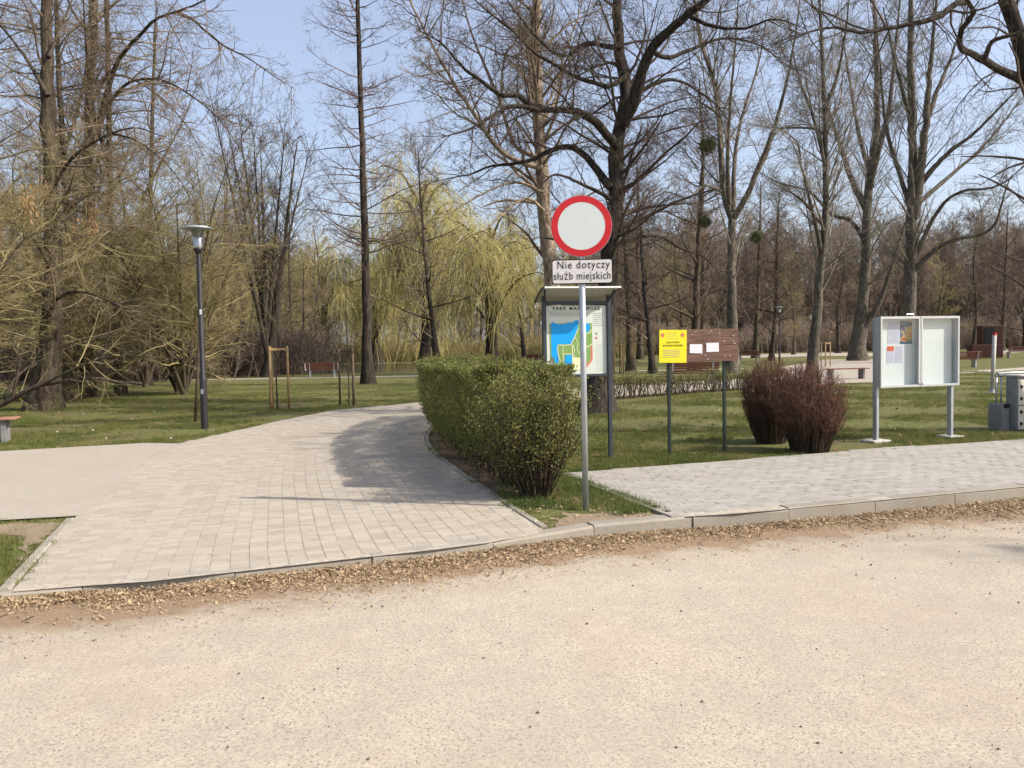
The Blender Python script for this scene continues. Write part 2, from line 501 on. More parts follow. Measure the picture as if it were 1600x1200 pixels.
# road
tt = np.array([0, 0.15, 0.3, 0.5, 0.8, 1.2, 2, 3, 5, 8.2])
n = len(tt)
V = np.array([(x, y - t, -drop(x) - 0.01 * min(t, 3)) for x, y in zip(xs, ys) for t in tt])
o = link('road', np_mesh('road', V, np.array([(i*n+j+1, (i+1)*n+j+1, (i+1)*n+j, i*n+j) for i in range(len(xs)-1) for j in range(n-1)]), M_road, attrs={'kerb_dist': np.tile(tt / 2.0, len(xs))}))
tag(o, 'pale sandy chip-sealed road in the foreground', kind='structure')
V = np.array([(x, y - t, -0.1) for x, y in zip(xs, ys) for t in (8.1, 40, 300, 2000)])
o = link('far_verge', np_mesh('far_verge', V, np.array([(i*4+j+1, (i+1)*4+j+1, (i+1)*4+j, i*4+j) for i in range(len(xs)-1) for j in range(3)]), M_lawn)); tag(o, kind='structure')

path = sheet('path', PATH_POLY, 0.0145, M_bed, 'pale block-paved park path curving away behind the hedge')
sheet('gravel_path', SAND_POLY, 0.0215, M_sand, 'smooth sandy path joining from the left')
walk = sheet('pavement', WALK_POLY, 0.016, M_bed, 'light block-paved pavement along the kerb')
sheet('plaza', PLAZA_POLY, 0.022, M_sand, 'pale paved plaza beyond the dark red bushes')
for q, lb in zip(FARPATH, ('pale path running past the lone bench', 'thin pale path right of the display case', 'farthest pale path along the distant wood')): sheet('distant_path', q, 0.008, M_sand, lb)
mw, tw, bw = new_mat('pond_water', 0.08, 0.5)
bw.inputs['Base Color'].default_value = (0.05, 0.055, 0.045, 1)
bump(tw, bw, noise(tw, geo_pos(tw), 2.5, 3), 0.12, 0.05)
sheet('pond_water', POND_POLY, 0.006, mw, 'still pond behind the lone bench')
hedge_soil = np.vstack([pix([(775, 776), (712, 733)]), [[-1.3, 13.1], [-1.55, 15.2], [-1.45, 17.6], [-0.9, 19.4], [0.1, 19.2], [-0.3, 15], [0.3, 11], [0.72, 9.3], [0.45, 8.6]]])
sheet('soil_bed', ragged(hedge_soil), 0.006, M_soil, 'bare soil strip under the clipped hedge')

M_dirt = make_paver_mat('dry_dirt', (0.19, 0.14, 0.09), (0.31, 0.245, 0.165), (0.15, 0.11, 0.07))
verge_soil = pix([(862, 827), (1010, 811), (1046, 808), (1000, 795), (950, 800), (915, 806), (880, 800)])
sheet('soil_patch', ragged(verge_soil, .035, .1, 2), 0.005, M_dirt, 'dry trodden earth between sign post and kerb')
left_soil = pix([(-40, 822), (95, 816), (60, 850), (30, 890), (10, 915), (40, 840), (-40, 832)])
sheet('soil_patch', ragged(left_soil, .03, .1, 3), 0.005, M_dirt, 'dry trodden edge of the small left lawn corner')
# pavers
def paver_v(lx, ly, h, g=0.002, c=0.0025):
    gx, gy = (g, g) if lx < ly else (g * .4, g * 1.6)
    a, b_ = lx / 2 - gx / 2, ly / 2 - gy / 2
    lo = [(-a, -b_, 0), (a, -b_, 0), (a, b_, 0), (-a, b_, 0)]
    md = [(x, y, h - c * 0.6) for x, y, _ in lo]
    hi = [(x - math.copysign(c, x), y - math.copysign(c, y), h) for x, y, _ in lo]
    V = np.array([(x, y, -0.003) for x, y, _ in lo] + hi)
    Fq = np.array([(4, 5, 6, 7)] + [(i, (i + 1) % 4, 4 + (i + 1) % 4, 4 + i) for i in range(4)])
    return V, Fq

def lay(parent, name, cen, ang, lx, ly, h, mat, z0, near_n=300):
    V0, F0 = paver_v(lx, ly, h)
    zj = rng.normal(0, 0.0012, len(cen)); aj = rng.normal(0, 0.006, len(cen)); tx = rng.normal(0, 0.0035, (len(cen), 2))
    d = np.linalg.norm(cen, axis=1)
    px = np.abs(np.degrees(np.arctan2(cen[:, 0], cen[:, 1])))
    key = np.where(px < 33, d, d + 100)
    order = np.argsort(key)
    near, far = order[:near_n], order[near_n:]
    me = np_mesh(name, V0, F0, mat)
    for i in near:
        q = link(name, me, parent)
        q.location = (cen[i, 0], cen[i, 1], z0 + zj[i]); q.rotation_euler = (tx[i, 0], tx[i, 1], ang[i] + aj[i])
    if len(far):
        ca, sa = np.cos(ang[far] + aj[far]), np.sin(ang[far] + aj[far])
        X = V0[None, :, 0] * ca[:, None] - V0[None, :, 1] * sa[:, None] + cen[far, 0][:, None]
        Y = V0[None, :, 0] * sa[:, None] + V0[None, :, 1] * ca[:, None] + cen[far, 1][:, None]
        Z = V0[None, :, 2] + z0 + zj[far][:, None] + V0[None, :, 1] * tx[far, 0][:, None] - V0[None, :, 0] * tx[far, 1][:, None]
        VV = np.stack([X, Y, Z], 2).reshape(-1, 3)
        FF = (F0[None] + (np.arange(len(far)) * len(V0))[:, None, None]).reshape(-1, 4)
        q = link(name + '_field', np_mesh(name + '_field', VV, FF, mat), parent)
        tag(q, kind='stuff')

cs, an = [], []
Ee = resample(np.vstack([[0.9, 5.2], E_edge[::8]]), step=0.05)
dE = np.gradient(Ee, axis=0); dE /= np.linalg.norm(dE, axis=1)[:, None]
nE = np.stack([-dE[:, 1], dE[:, 0]], 1)
k_ = 12
nE = np.stack([np.convolve(np.pad(nE[:, c], k_, 'edge'), np.ones(2*k_+1) / (2*k_+1), 'valid') for c in (0, 1)], 1)
for lane in range(48):
    t = 0.12 + lane * 0.1392
    ln = Ee + nE * t
    ln = ln[: 700]
    ln = resample(ln, step=0.09, smooth=False)
    d_ = np.gradient(ln, axis=0)
    ln = ln + d_ * (0.5 if lane % 2 else 0.0)
    cs.append(ln); an.append(np.arctan2(d_[:, 1], d_[:, 0]) - math.pi / 2)
cs = np.vstack(cs); an = np.concatenate(an)
ok = inside(cs, PATH_POLY) & (cs[:, 1] < 34) & (cs[:, 1] > kerb_y(cs[:, 0]) + 0.09)
lay(path, 'paver', cs[ok], an[ok], 0.14, 0.09, 0.014, M_paver, 0.004)
cs, an = [], []
wd = resample(np.vstack([wk[0] - KD1 * 1.0, wk]), step=0.05)
dW = np.gradient(wd, axis=0); dW /= np.linalg.norm(dW, axis=1)[:, None]
for r_ in range(46):
    ln = wd + np.stack([-dW[:, 1], dW[:, 0]], 1) * (0.2 + r_ * 0.1)
    ln = resample(ln, step=0.2, smooth=False)
    d_ = np.gradient(ln, axis=0)
    ln = ln + d_ * (0.5 if r_ % 2 else 0)
    cs.append(ln); an.append(np.arctan2(d_[:, 1], d_[:, 0]))
cs = np.vstack(cs); an = np.concatenate(an)
ok = inside(cs, WALK_POLY) & (cs[:, 0] < 16) & (cs[:, 1] > kerb_y(cs[:, 0]) + 0.16)
lay(walk, 'paver', cs[ok], an[ok], 0.2, 0.1, 0.016, M_walk, 0.004)

# kerb stones and edgings: every stone its own piece
def stones(parent, name, line, length, width, top, bottom, mat, side, gap=0.008, skew=0.006):
    L = np.concatenate([[0], np.cumsum(np.linalg.norm(np.diff(line, axis=0), axis=1))])
    s = 0.0
    while s + length < L[-1]:
        a = np.array([np.interp(s + gap / 2, L, line[:, c]) for c in (0, 1)])
        b = np.array([np.interp(s + length - gap / 2, L, line[:, c]) for c in (0, 1)])
        d = (b - a) / np.linalg.norm(b - a); nn = np.array([-d[1], d[0]]) * side
        jit = rng.normal(0, skew, 3)
        mb = MB()
        za, zb = top(a[0]) + jit[0], top(b[0]) + jit[1] * 0.7
        ch = min(0.02, width * 0.2)
        prof = [(0, bottom), (0, -ch), (ch, 0), (width, 0), (width, bottom)]
        vs = []
        for p, z in ((a, za), (b, zb)):
            for o_, dz in prof:
                q = p + nn * (o_ + jit[2])
                vs.append((q[0], q[1], z + dz))
        fs = [(i, i + 5, i + 6, i + 1) for i in range(4)] + [(0, 1, 2, 3, 4), (9, 8, 7, 6, 5)]
        if side < 0: fs = [f[::-1] for f in fs]
        mb.add(vs, [f[::-1] for f in fs])
        mb.build(name, mat, parent)
        s += length
kerb = empty('kerb'); tag(kerb, 'worn concrete kerb between road and pavements', kind='structure')
vis = KERB[(KERB[:, 0] > -9) & (KERB[:, 0] < 14)]
stones(kerb, 'kerb_stone', resample(vis, step=0.1), 1.0, 0.15, lambda x: 0.012 + 0.006 * float(x > 0.5), -0.3, M_kerb, 1)
edg = empty('path_edging'); tag(edg, 'thin concrete edging of the paved path', kind='structure')
ee_ = E_edge[(E_edge[:, 1] > kerb_y(E_edge[:, 0]) + .17)][:160]
stones(edg, 'edging_stone', ee_, 1.0, 0.07, lambda x: 0.024, -0.15, M_kerb, -1, skew=0.004)
le = resample(pix([(17, 926), (118, 811)]), step=0.1)
stones(edg, 'edging_stone', le, 0.85, 0.07, lambda x: 0.03, -0.15, M_kerb, 1, skew=0.004)
we = resample(pix([(1058, 811), (886, 744)]), step=0.1)
stones(edg, 'edging_stone', we, 1.0, 0.06, lambda x: 0.03, -0.15, M_kerb, 1, skew=0.004)

# ------------------------------------------------------------------ trees
def norm(a): return a / (np.linalg.norm(a, axis=-1, keepdims=True) + 1e-9)

def tubes(Pt, Rd, m):
    Nn, k1, _ = Pt.shape
    T = np.gradient(Pt, axis=1); T = norm(T)
    ref = np.where(np.abs(T[:, :1, 2:3]) > 0.8, np.array([1.0, 0.13, 0]), np.array([0, 0.1, 1.0]))
    A = norm(np.cross(T, np.broadcast_to(ref, T.shape)))
    B = np.cross(T, A)
    th = np.arange(m) * 2 * math.pi / m
    V = Pt[:, :, None, :] + Rd[:, :, None, None] * (A[:, :, None, :] * np.cos(th)[None, None, :, None] + B[:, :, None, :] * np.sin(th)[None, None, :, None])
    V = V.reshape(-1, 3)
    base = (np.arange(Nn) * k1 * m)[:, None, None] + (np.arange(k1 - 1) * m)[None, :, None]
    i = np.arange(m)[None, None, :]; j = (np.arange(m) + 1) % m; j = j[None, None, :]
    Fq = np.stack([base + i, base + j, base + m + j, base + m + i], -1).reshape(-1, 4)
    return V, Fq

def cones(Pt, Rd):
    """pointed last twigs: three sides meeting in a tip"""
    V, _ = tubes(Pt, Rd, 3)
    n_ = len(Pt)
    V = V.reshape(n_, 6, 3)
    V = np.concatenate([V[:, :3], Pt[:, -1:, :]], 1).reshape(-1, 3)
    f = np.array([(0, 1, 3), (1, 2, 3), (2, 0, 3)])
    return V, (f[None] + (np.arange(n_) * 4)[:, None, None]).reshape(-1, 3)

def merge(parts):
    Vs, F4, F3, o_ = [], [], [], 0
    for V, Fq in parts:
        Vs.append(V); (F4 if Fq.shape[1] == 4 else F3).append(Fq + o_); o_ += len(V)
    return np.vstack(Vs), [np.vstack(f) for f in (F4, F3) if f]

def grow(S, D, L, r0, k, g, jit, trop, tip=0.25):
    p, d = S, D
    pts = [p]
    for _ in range(k):
        d = norm(d + g.normal(0, jit, d.shape) + np.asarray(trop))
        p = p + d * (L / k)[:, None]
        pts.append(p)
    t = np.linspace(0, 1, k + 1)
    return np.stack(pts, 1), r0[:, None] * (1 - (1 - tip) * t[None, :])

def spawn(Pt, Rd, L, g, dens, t0, ang, lf, rf, rmin, lmin=0.15):
    k = Pt.shape[1] - 1
    cnt = np.maximum(1, g.poisson(dens * L * (1 - t0)))
    idx = np.repeat(np.arange(len(L)), cnt)
    t = t0 + (1 - t0) * g.random(len(idx)) ** 0.85
    x = np.minimum(t * k, k - 1e-4); s = x.astype(int); fr = (x - s)[:, None]
    pos = Pt[idx, s] * (1 - fr) + Pt[idx, s + 1] * fr
    rad = Rd[idx, s] * (1 - fr[:, 0]) + Rd[idx, s + 1] * fr[:, 0]
    d = norm(Pt[idx, s + 1] - Pt[idx, s])
    rv = norm(g.normal(0, 1, d.shape)); perp = norm(np.cross(d, rv))
    a = np.radians(g.uniform(ang[0], ang[1], len(idx)))[:, None]
    cd = norm(d * np.cos(a) + perp * np.sin(a))
    ln = np.maximum(lmin, L[idx] * g.uniform(lf[0], lf[1], len(idx)) * (1.15 - 0.65 * t))
    r = np.maximum(rmin, np.minimum(rad * 0.75, rf * ln))
    return pos, cd, ln, r

def make_tree_meshes(skel, g, levels, bark_m, twig_m, nm, extra=None, sides=11, origin=(0, 0, 0)):
    """skel: list of (points (n,3), r0, r1).  levels: dicts.  returns (trunk mesh, crown mesh, outer twig points)"""
    org = np.asarray(origin, dtype=float)
    K = 24
    P0 = np.stack([resample(np.asarray(p) - org, n=K + 1) for p, _, _ in skel])
    wob = g.normal(0, 1, P0.shape) * (np.array([s[1] for s in skel])[:, None, None] * 0.07); wob[:, 0] = 0
    P0 = P0 + wob
    t = np.linspace(0, 1, K + 1)
    R0 = np.stack([r0 + (r1 * (1 if i == 0 else .5) - r0) * t ** 0.8 for i, (_, r0, r1) in enumerate(skel)])
    for i, (p, r0, r1) in enumerate(skel):
        if i == 0: R0[0] += r0 * 0.7 * np.exp(-t * 22)           # root flare of the trunk
    tv = tubes(P0, R0, sides)
    cen_ = np.repeat(P0.reshape(-1, 3), sides, 0)
    tv = (cen_ + (tv[0] - cen_) * (1 + g.normal(0, .055, (len(cen_), 1))), tv[1])
    trunk = np_mesh(nm + '_trunk', *tv, bark_m, True)
    Ls = np.linalg.norm(np.diff(P0, axis=1), axis=2).sum(1)
    cur = (P0, R0, Ls)
    parts = []
    for li, lv in enumerate(levels):
        S, D, L, r = spawn(cur[0], cur[1], cur[2], g, lv['dens'], lv.get('t0', 0.2), lv['ang'], lv['lf'], lv.get('rf', 0.012), lv.get('rmin', 0.004), lv.get('lmin', 0.15))
        if 'lmax' in lv: L = np.minimum(L, lv['lmax'] * g.uniform(0.6, 1.0, len(L)))
        Pt, Rd = grow(S, D, L, r, lv['k'], g, lv.get('jit', 0.12), lv.get('trop', (0, 0, 0.03)), lv.get('tip', 0.3))
        parts.append(cones(Pt, Rd) if lv['k'] == 1 and li == len(levels) - 1 else tubes(Pt, Rd, lv.get('m', 3)))
        cur = (Pt, Rd, L)
    V, Fq = merge(parts)
    crown = np_mesh(nm + '_crown', V, Fq, twig_m, True)
    return trunk, crown, cur[0][:, -1]

def place_tree(name, label, loc, meshes, rz=0.0, s=1.0, group=None, cat='tree', crown_name='crown'):
    e = empty(name, loc, rz)
    e.scale = (s, s, s) if isinstance(s, (int, float)) else s
    link('trunk', meshes[0], e); link(crown_name, meshes[1], e)
    tag(e, label, cat, group)
    return e

def pxl(pts, D0, D1=None):
    n_ = len(pts); D1 = D0 if D1 is None else D1
    return np.array([P(u, v, D0 + (D1 - D0) * i / (n_ - 1)) for i, (u, v) in enumerate(pts)])

def rg(s): return np.random.default_rng(s)

# --- big dark tree behind the map board
b = G(933, 645); D = b[1]
skA = [(np.vstack([b, pxl([(941, 560), (950, 450), (957, 360), (960, 287), (963, 230), (975, 169), (979, 140), (972, 101), (965, 51), (964, 0), (975, -150)], D, D + 0.5)]), 0.30, 0.07),
       (pxl([(972, 195), (992, 152), (1006, 101), (1030, 61), (1070, 27), (1120, -20), (1190, -110)], D, D - 2), 0.17, 0.06),
       (pxl([(962, 228), (948, 209), (928, 189), (901, 174), (867, 171), (834, 170), (800, 166), (766, 182), (732, 202), (690, 215)], D, D - 3.5), 0.12, 0.02),
       (pxl([(850, 170), (827, 162), (807, 148), (783, 148), (750, 125), (719, 101), (690, 67), (650, 45)], D - 1.5, D - 3), 0.075, 0.018),
       (pxl([(958, 295), (940, 277), (921, 250), (901, 233), (881, 229), (854, 238), (827, 251), (800, 256), (766, 260), (732, 273), (680, 282)], D, D + 2.5), 0.11, 0.016),
       (pxl([(955, 312), (935, 300), (908, 287), (881, 275), (861, 275), (835, 300), (800, 330)], D, D - 2), 0.055, 0.012),
       (pxl([(984, 160), (1002, 142), (1030, 128), (1056, 125), (1085, 138), (1120, 165), (1150, 205)], D, D + 2), 0.07, 0.015),
       (pxl([(979, 120), (952, 135), (935, 131), (901, 121), (867, 101), (834, 81), (800, 47), (766, 20), (720, -20)], D, D - 3), 0.07, 0.018),
       (pxl([(968, 78), (935, 69), (911, 69), (884, 88), (850, 70), (815, 30), (770, -30)], D, D + 2), 0.065, 0.018),
       (pxl([(958, 392), (982, 375), (1010, 368), (1036, 371), (1063, 388), (1100, 402), (1135, 440)], D, D + 1.5), 0.06, 0.012),
       (pxl([(1018, 80), (1045, 90), (1085, 75), (1130, 60), (1185, 70), (1240, 110)], D - 0.8, D + 1), 0.06, 0.014),
       (pxl([(1075, 24), (1110, 40), (1160, 45), (1210, 30), (1260, 45)], D - 1, D - 3), 0.055, 0.012)]
lvA = [dict(dens=6.2, t0=0.22, ang=(30, 75), lf=(0.14, 0.40), k=5, m=5, jit=0.15, trop=(0, 0, 0.02), rf=0.013, rmin=0.009, lmax=2.8),
       dict(dens=7.0, t0=0.12, ang=(25, 65), lf=(0.25, 0.6), k=3, m=3, jit=0.16, rf=0.009, rmin=0.0055, lmin=0.25),
       dict(dens=8.0, t0=0.1, ang=(25, 60), lf=(0.3, 0.7), k=2, m=3, jit=0.15, trop=(0, 0, -0.01), rf=0.006, rmin=0.0042, lmin=0.18, lmax=0.6),
       dict(dens=8.0, t0=0.1, ang=(25, 60), lf=(0.4, 0.8), k=1, jit=0.1, rf=0.006, rmin=0.0042, lmin=0.12, lmax=0.35)]
mA = make_tree_meshes(skA, rg(1), lvA, B_dark, T_dark, 'big_tree', origin=b)
place_tree('spreading_tree', 'big dark bare tree with arching limbs behind the map board', b, mA)

# --- pale-barked trunk left of it
bB = np.array([P(872, 608, 23.5)[0], 23.5, 0])
skB = [(np.vstack([bB, pxl([(868, 520), (862, 440), (852, 340), (845, 250), (840, 150), (838, 60), (842, -60), (846, -220)], 23.5, 23.5)]), 0.27, 0.09),
       (pxl([(846, 262), (813, 253), (780, 233), (746, 186), (712, 135), (678, 74), (648, 17), (615, -60)], 23.3, 20.5), 0.085, 0.03),
       (pxl([(838, 245), (807, 230), (786, 175), (783, 140), (790, 84), (807, 61), (815, -10)], 23.3, 24), 0.07, 0.02),
       (pxl([(786, 170), (765, 120), (740, 60), (722, 0), (705, -70)], 23.6, 25), 0.06, 0.02),
       (pxl([(842, 200), (870, 150), (880, 90), (905, 20), (920, -60)], 23.5, 25), 0.06, 0.02),
       (pxl([(850, 330), (825, 310), (790, 330), (750, 370), (715, 420)], 23.3, 21.5), 0.05, 0.012),
       (pxl([(848, 300), (810, 285), (770, 295), (725, 320), (680, 345)], 23.3, 22), 0.05, 0.012)]
mB = make_tree_meshes(skB, rg(2), lvA, B_pale, T_brown, 'pale_tree', origin=bB)
place_tree('pale_barked_tree', 'tall tree with flaking pale tan trunk left of the round sign', bB, mB)

# --- slim straight tree by the far path
bC = G(575, 600)
DC = bC[1]
skC = [(np.vstack([bC, pxl([(573, 500), (569, 350), (566, 200), (561, 80), (558, -60), (555, -230)], DC)]), 0.23, 0.05)]
lvC = [dict(dens=7.0, t0=0.2, ang=(60, 100), lf=(0.07, 0.16), k=5, m=4, jit=0.13, trop=(0, 0, 0.05), rf=0.011, rmin=0.012, lmax=3.8),
       dict(dens=4.5, t0=0.15, ang=(30, 70), lf=(0.2, 0.45), k=2, m=3, jit=0.15, trop=(0, 0, 0.02), rf=0.008, rmin=0.007, lmin=0.3),
       dict(dens=5.0, t0=0.1, ang=(25, 60), lf=(0.3, 0.6), k=2, m=3, jit=0.15, rf=0.006, rmin=0.0055, lmin=0.25),
       dict(dens=7.0, t0=0.1, ang=(25, 60), lf=(0.3, 0.7), k=1, jit=0.1, rf=0.006, rmin=0.0055, lmin=0.18, lmax=.45)]
mC = make_tree_meshes(skC, rg(3), lvC, B_dark, T_purple, 'slim_tree', origin=bC)
place_tree('slim_tree', 'tall slim straight tree with short level branches near the bench', bC, mC)

# --- tree leaning in from the right edge
bE = np.array([P(1690, 690, 13.5)[0], 13.5, 0])
skE = [(np.vstack([bE, pxl([(1690, 560), (1672, 420), (1645, 270), (1615, 150), (1590, 60), (1568, -20), (1545, -120), (1535, -260)], 13.5, 12.5)]), 0.21, 0.08),
       (pxl([(1620, 165), (1600, 128), (1566, 111), (1543, 98), (1516, 82), (1499, 73), (1503, 46), (1522, 22), (1512, 0), (1490, -40)], 13.3, 11.5), 0.085, 0.045),
       (pxl([(1540, -130), (1522, -40), (1509, 3), (1492, 6), (1465, 28), (1424, 37), (1391, 44), (1340, 50), (1296, 42), (1249, 57), (1210, 75)], 12.5, 11), 0.075, 0.014),
       (pxl([(1538, 95), (1550, 65), (1580, 55), (1610, 40), (1650, 0)], 12.3, 12), 0.04, 0.02),
       (pxl([(1660, 350), (1700, 240), (1760, 130), (1800, 0), (1830, -150)], 13.5, 14), 0.12, 0.04),
       (pxl([(1635, 230), (1610, 250), (1570, 265), (1530, 290)], 13.3, 12.6), 0.035, 0.01)]
lvE = [dict(dens=4.4, t0=0.2, ang=(30, 75), lf=(0.18, 0.42), k=5, m=4, jit=0.16, rf=0.012, rmin=0.007, lmax=1.9),
       dict(dens=5.0, t0=0.15, ang=(25, 65), lf=(0.3, 0.6), k=3, m=3, jit=0.16, rf=0.007, rmin=0.004, lmin=0.2),
       dict(dens=6, t0=0.1, ang=(25, 60), lf=(0.35, 0.7), k=2, m=3, jit=0.15, rf=0.005, rmin=0.003, lmin=0.16, lmax=0.45),
       dict(dens=6, t0=0.1, ang=(25, 60), lf=(0.35, 0.7), k=1, jit=0.1, rf=0.005, rmin=0.003, lmin=0.1, lmax=0.3)]
mE = make_tree_meshes(skE, rg(4), lvE, B_dark, T_dark, 'edge_tree', origin=bE)
place_tree('overhanging_tree', 'dark tree whose crooked limbs hang in from the upper right edge', bE, mE)
# the same kind of tree across the road on the right: it shades the pavement and the road
place_tree('roadside_tree', 'bare tree across the road shading the right pavement', (18.6, 1.6, -0.1), mE, rz=2.1, s=1.25)
place_tree('roadside_tree', 'bare tree across the road, farther along the verge', (23.5, 5.2, -0.1), mE, rz=0.6, s=1.6)

# --- right-hand old poplars
lvP = [dict(dens=3.2, t0=0.2, ang=(20, 55), lf=(0.16, 0.36), k=5, m=4, jit=0.12, trop=(0, 0, 0.07), rf=0.010, rmin=0.014, lmax=4.5),
       dict(dens=3.3, t0=0.15, ang=(25, 60), lf=(0.25, 0.5), k=2, m=3, jit=0.14, trop=(0, 0, 0.05), rf=0.008, rmin=0.010, lmin=0.5),
       dict(dens=3.0, t0=0.1, ang=(25, 60), lf=(0.35, 0.7), k=1, m=3, jit=0.15, rf=0.006, rmin=0.0075, lmin=0.4, lmax=1.1),
       dict(dens=4.5, t0=0.05, ang=(25, 65), lf=(0.4, 0.8), k=1, jit=0.1, rf=0.006, rmin=0.0078, lmin=0.25, lmax=.6)]
def poplar(name, label, seed, base_uv, D, stems, r0, twig_m=T_grey, bk=B_grey, boost=1.0):
    bb = np.array([P(base_uv[0], base_uv[1], D)[0], D, 0.0])
    sk = []
    for i, (pts, ra, rb, dd) in enumerate(stems):
        q = pxl(pts, D, D + dd)
        if i == 0: q = np.vstack([bb, q])
        sk.append((q, ra * r0, rb * r0))
    lv = [dict(l, dens=l['dens'] * boost, rmin=l['rmin'] / boost ** .5) for l in lvP]
    m_ = make_tree_meshes(sk, rg(seed), lv, bk, twig_m, name, origin=bb)
    return place_tree(name, label, bb, m_)
poplar('poplar_tree', 'pale-limbed poplar with mistletoe, forked low, right of the round sign', 21, (1143, 560), 42,
       [([(1144, 480), (1143, 400), (1143, 345), (1130, 300), (1126, 220), (1118, 140), (1095, 60), (1080, -40)], 1, .25, 2),
        ([(1146, 340), (1165, 310), (1190, 250), (1213, 190), (1235, 100), (1250, 0)], .6, .2, -3),
        ([(1146, 330), (1148, 250), (1160, 180), (1185, 100), (1200, 10)], .5, .15, 3),
        ([(1140, 320), (1137, 250), (1142, 150), (1150, 60), (1155, -20)], .5, .15, -1),
        ([(1128, 300), (1100, 290), (1075, 310), (1040, 300), (1010, 320)], .3, .1, -3),
        ([(1126, 180), (1095, 160), (1065, 140), (1040, 150)], .28, .1, 2),
        ([(1160, 315), (1195, 250), (1215, 205), (1260, 195), (1290, 215)], .35, .1, 3)], .28)
poplar('poplar_tree', 'slender leaning pale-trunked tree rising behind the dark red bushes', 22, (1268, 600), 30,
       [([(1272, 540), (1280, 450), (1288, 360), (1290, 260), (1288, 170), (1285, 80), (1278, -30)], 1, .22, 0),
        ([(1284, 400), (1270, 330), (1252, 260), (1247, 225), (1225, 205), (1200, 200)], .45, .1, -2),
        ([(1289, 335), (1310, 300), (1330, 285)], .35, .1, 1),
        ([(1290, 210), (1265, 200), (1215, 200), (1170, 195)], .32, .1, 2),
        ([(1290, 260), (1270, 180), (1245, 110), (1230, 20)], .4, .12, 2),
        ([(1290, 170), (1310, 110), (1322, 40), (1330, -30)], .4, .12, -1),
        ([(1284, 350), (1250, 310), (1215, 290), (1190, 275)], .3, .08, -2)], .20, boost=1.45)
poplar('poplar_tree', 'stout old tree with flared base just left of the white display case', 23, (1340, 558), 62,
       [([(1345, 500), (1352, 420), (1355, 340), (1357, 290), (1368, 220), (1370, 120), (1365, 0)], 1, .25, 0),
        ([(1340, 530), (1375, 470), (1398, 400), (1420, 330)], .55, .2, -2),
        ([(1354, 330), (1330, 280), (1310, 220), (1290, 150), (1280, 60)], .5, .15, 3),
        ([(1356, 300), (1375, 230), (1390, 160), (1400, 60), (1410, -30)], .5, .15, -3),
        ([(1353, 380), (1330, 345), (1300, 335), (1265, 300), (1215, 285), (1180, 265)], .4, .1, 4),
        ([(1358, 370), (1385, 350), (1415, 335)], .35, .1, 2),
        ([(1360, 275), (1340, 200), (1325, 110), (1310, 20)], .4, .12, 5)], .5)
poplar('poplar_tree', 'largest poplar at right, trunk rising directly behind the display case', 24, (1418, 558), 56,
       [([(1420, 480), (1423, 400), (1425, 330), (1425, 200), (1424, 100), (1422, -60)], 1, .25, 0),
        ([(1428, 340), (1440, 250), (1447, 180), (1455, 90), (1465, -20)], .7, .25, -2),
        ([(1424, 430), (1455, 395), (1490, 375), (1530, 367), (1555, 350), (1570, 300), (1578, 280)], .42, .12, -4),
        ([(1435, 290), (1480, 240), (1520, 210), (1560, 170), (1600, 130)], .42, .12, -3),
        ([(1442, 210), (1465, 140), (1490, 80), (1510, 0)], .4, .12, 2),
        ([(1432, 320), (1490, 270), (1540, 225), (1600, 150)], .35, .12, 3),
        ([(1424, 330), (1405, 270), (1385, 200), (1375, 100), (1368, 20)], .4, .12, 3),
        ([(1424, 190), (1410, 140), (1395, 80), (1380, 10)], .35, .12, -2),
        ([(1430, 400), (1465, 330), (1500, 300), (1560, 290), (1610, 250)], .35, .1, -5)], .52)

# --- left: two tall trunks and thinner neighbours
def left_tree(name, label, seed, b0, skpx, D, r, lv, bk, tw):
    sk = []
    for i, (pts, ra, rb, dd) in enumerate(skpx):
        q = pxl(pts, D, D + dd)
        if i == 0: q = np.vstack([b0, q])
        sk.append((q, ra, rb))
    m_ = make_tree_meshes(sk, rg(seed), lv, bk, tw, name, origin=b0)
    return place_tree(name, label, b0, m_), m_
lvL = [dict(dens=4.3, t0=0.1, ang=(35, 85), lf=(0.12, 0.34), k=6, m=4, jit=0.13, trop=(0, 0, -0.015), rf=0.011, rmin=0.011, lmax=3.4),
       dict(dens=4.4, t0=0.12, ang=(25, 65), lf=(0.28, 0.55), k=3, m=3, jit=0.15, trop=(0, 0, -0.01), rf=0.008, rmin=0.0065, lmin=0.3),
       dict(dens=5.5, t0=0.1, ang=(25, 60), lf=(0.3, 0.65), k=2, m=3, jit=0.15, rf=0.006, rmin=0.005, lmin=0.25, lmax=0.7),
       dict(dens=6.0, t0=0.1, ang=(25, 60), lf=(0.4, 0.8), k=1, jit=0.1, rf=0.006, rmin=0.005, lmin=0.15, lmax=0.4)]
b1 = G(68, 641)
left_tree('park_tree', 'thick-trunked bare tree nearest the left edge of the lawn', 31, b1,
          [([(72, 600), (81, 502), (84, 401), (80, 280), (73, 100), (74, 0), (76, -180)], .33, .10, 0.5),
           ([(82, 420), (50, 370), (15, 345), (-40, 330)], .07, .02, -2), ([(80, 300), (110, 250), (160, 215), (210, 200), (260, 215)], .06, .02, -2),
           ([(75, 150), (40, 90), (0, 40), (-40, 0)], .07, .02, 1), ([(76, 90), (100, 30), (130, -40)], .06, .02, 2),
           ([(82, 470), (120, 455), (170, 470), (220, 500), (270, 545)], .06, .012, -2)], b1[1], 1, lvL, B_brown, T_brown)
b2 = G(133, 620)
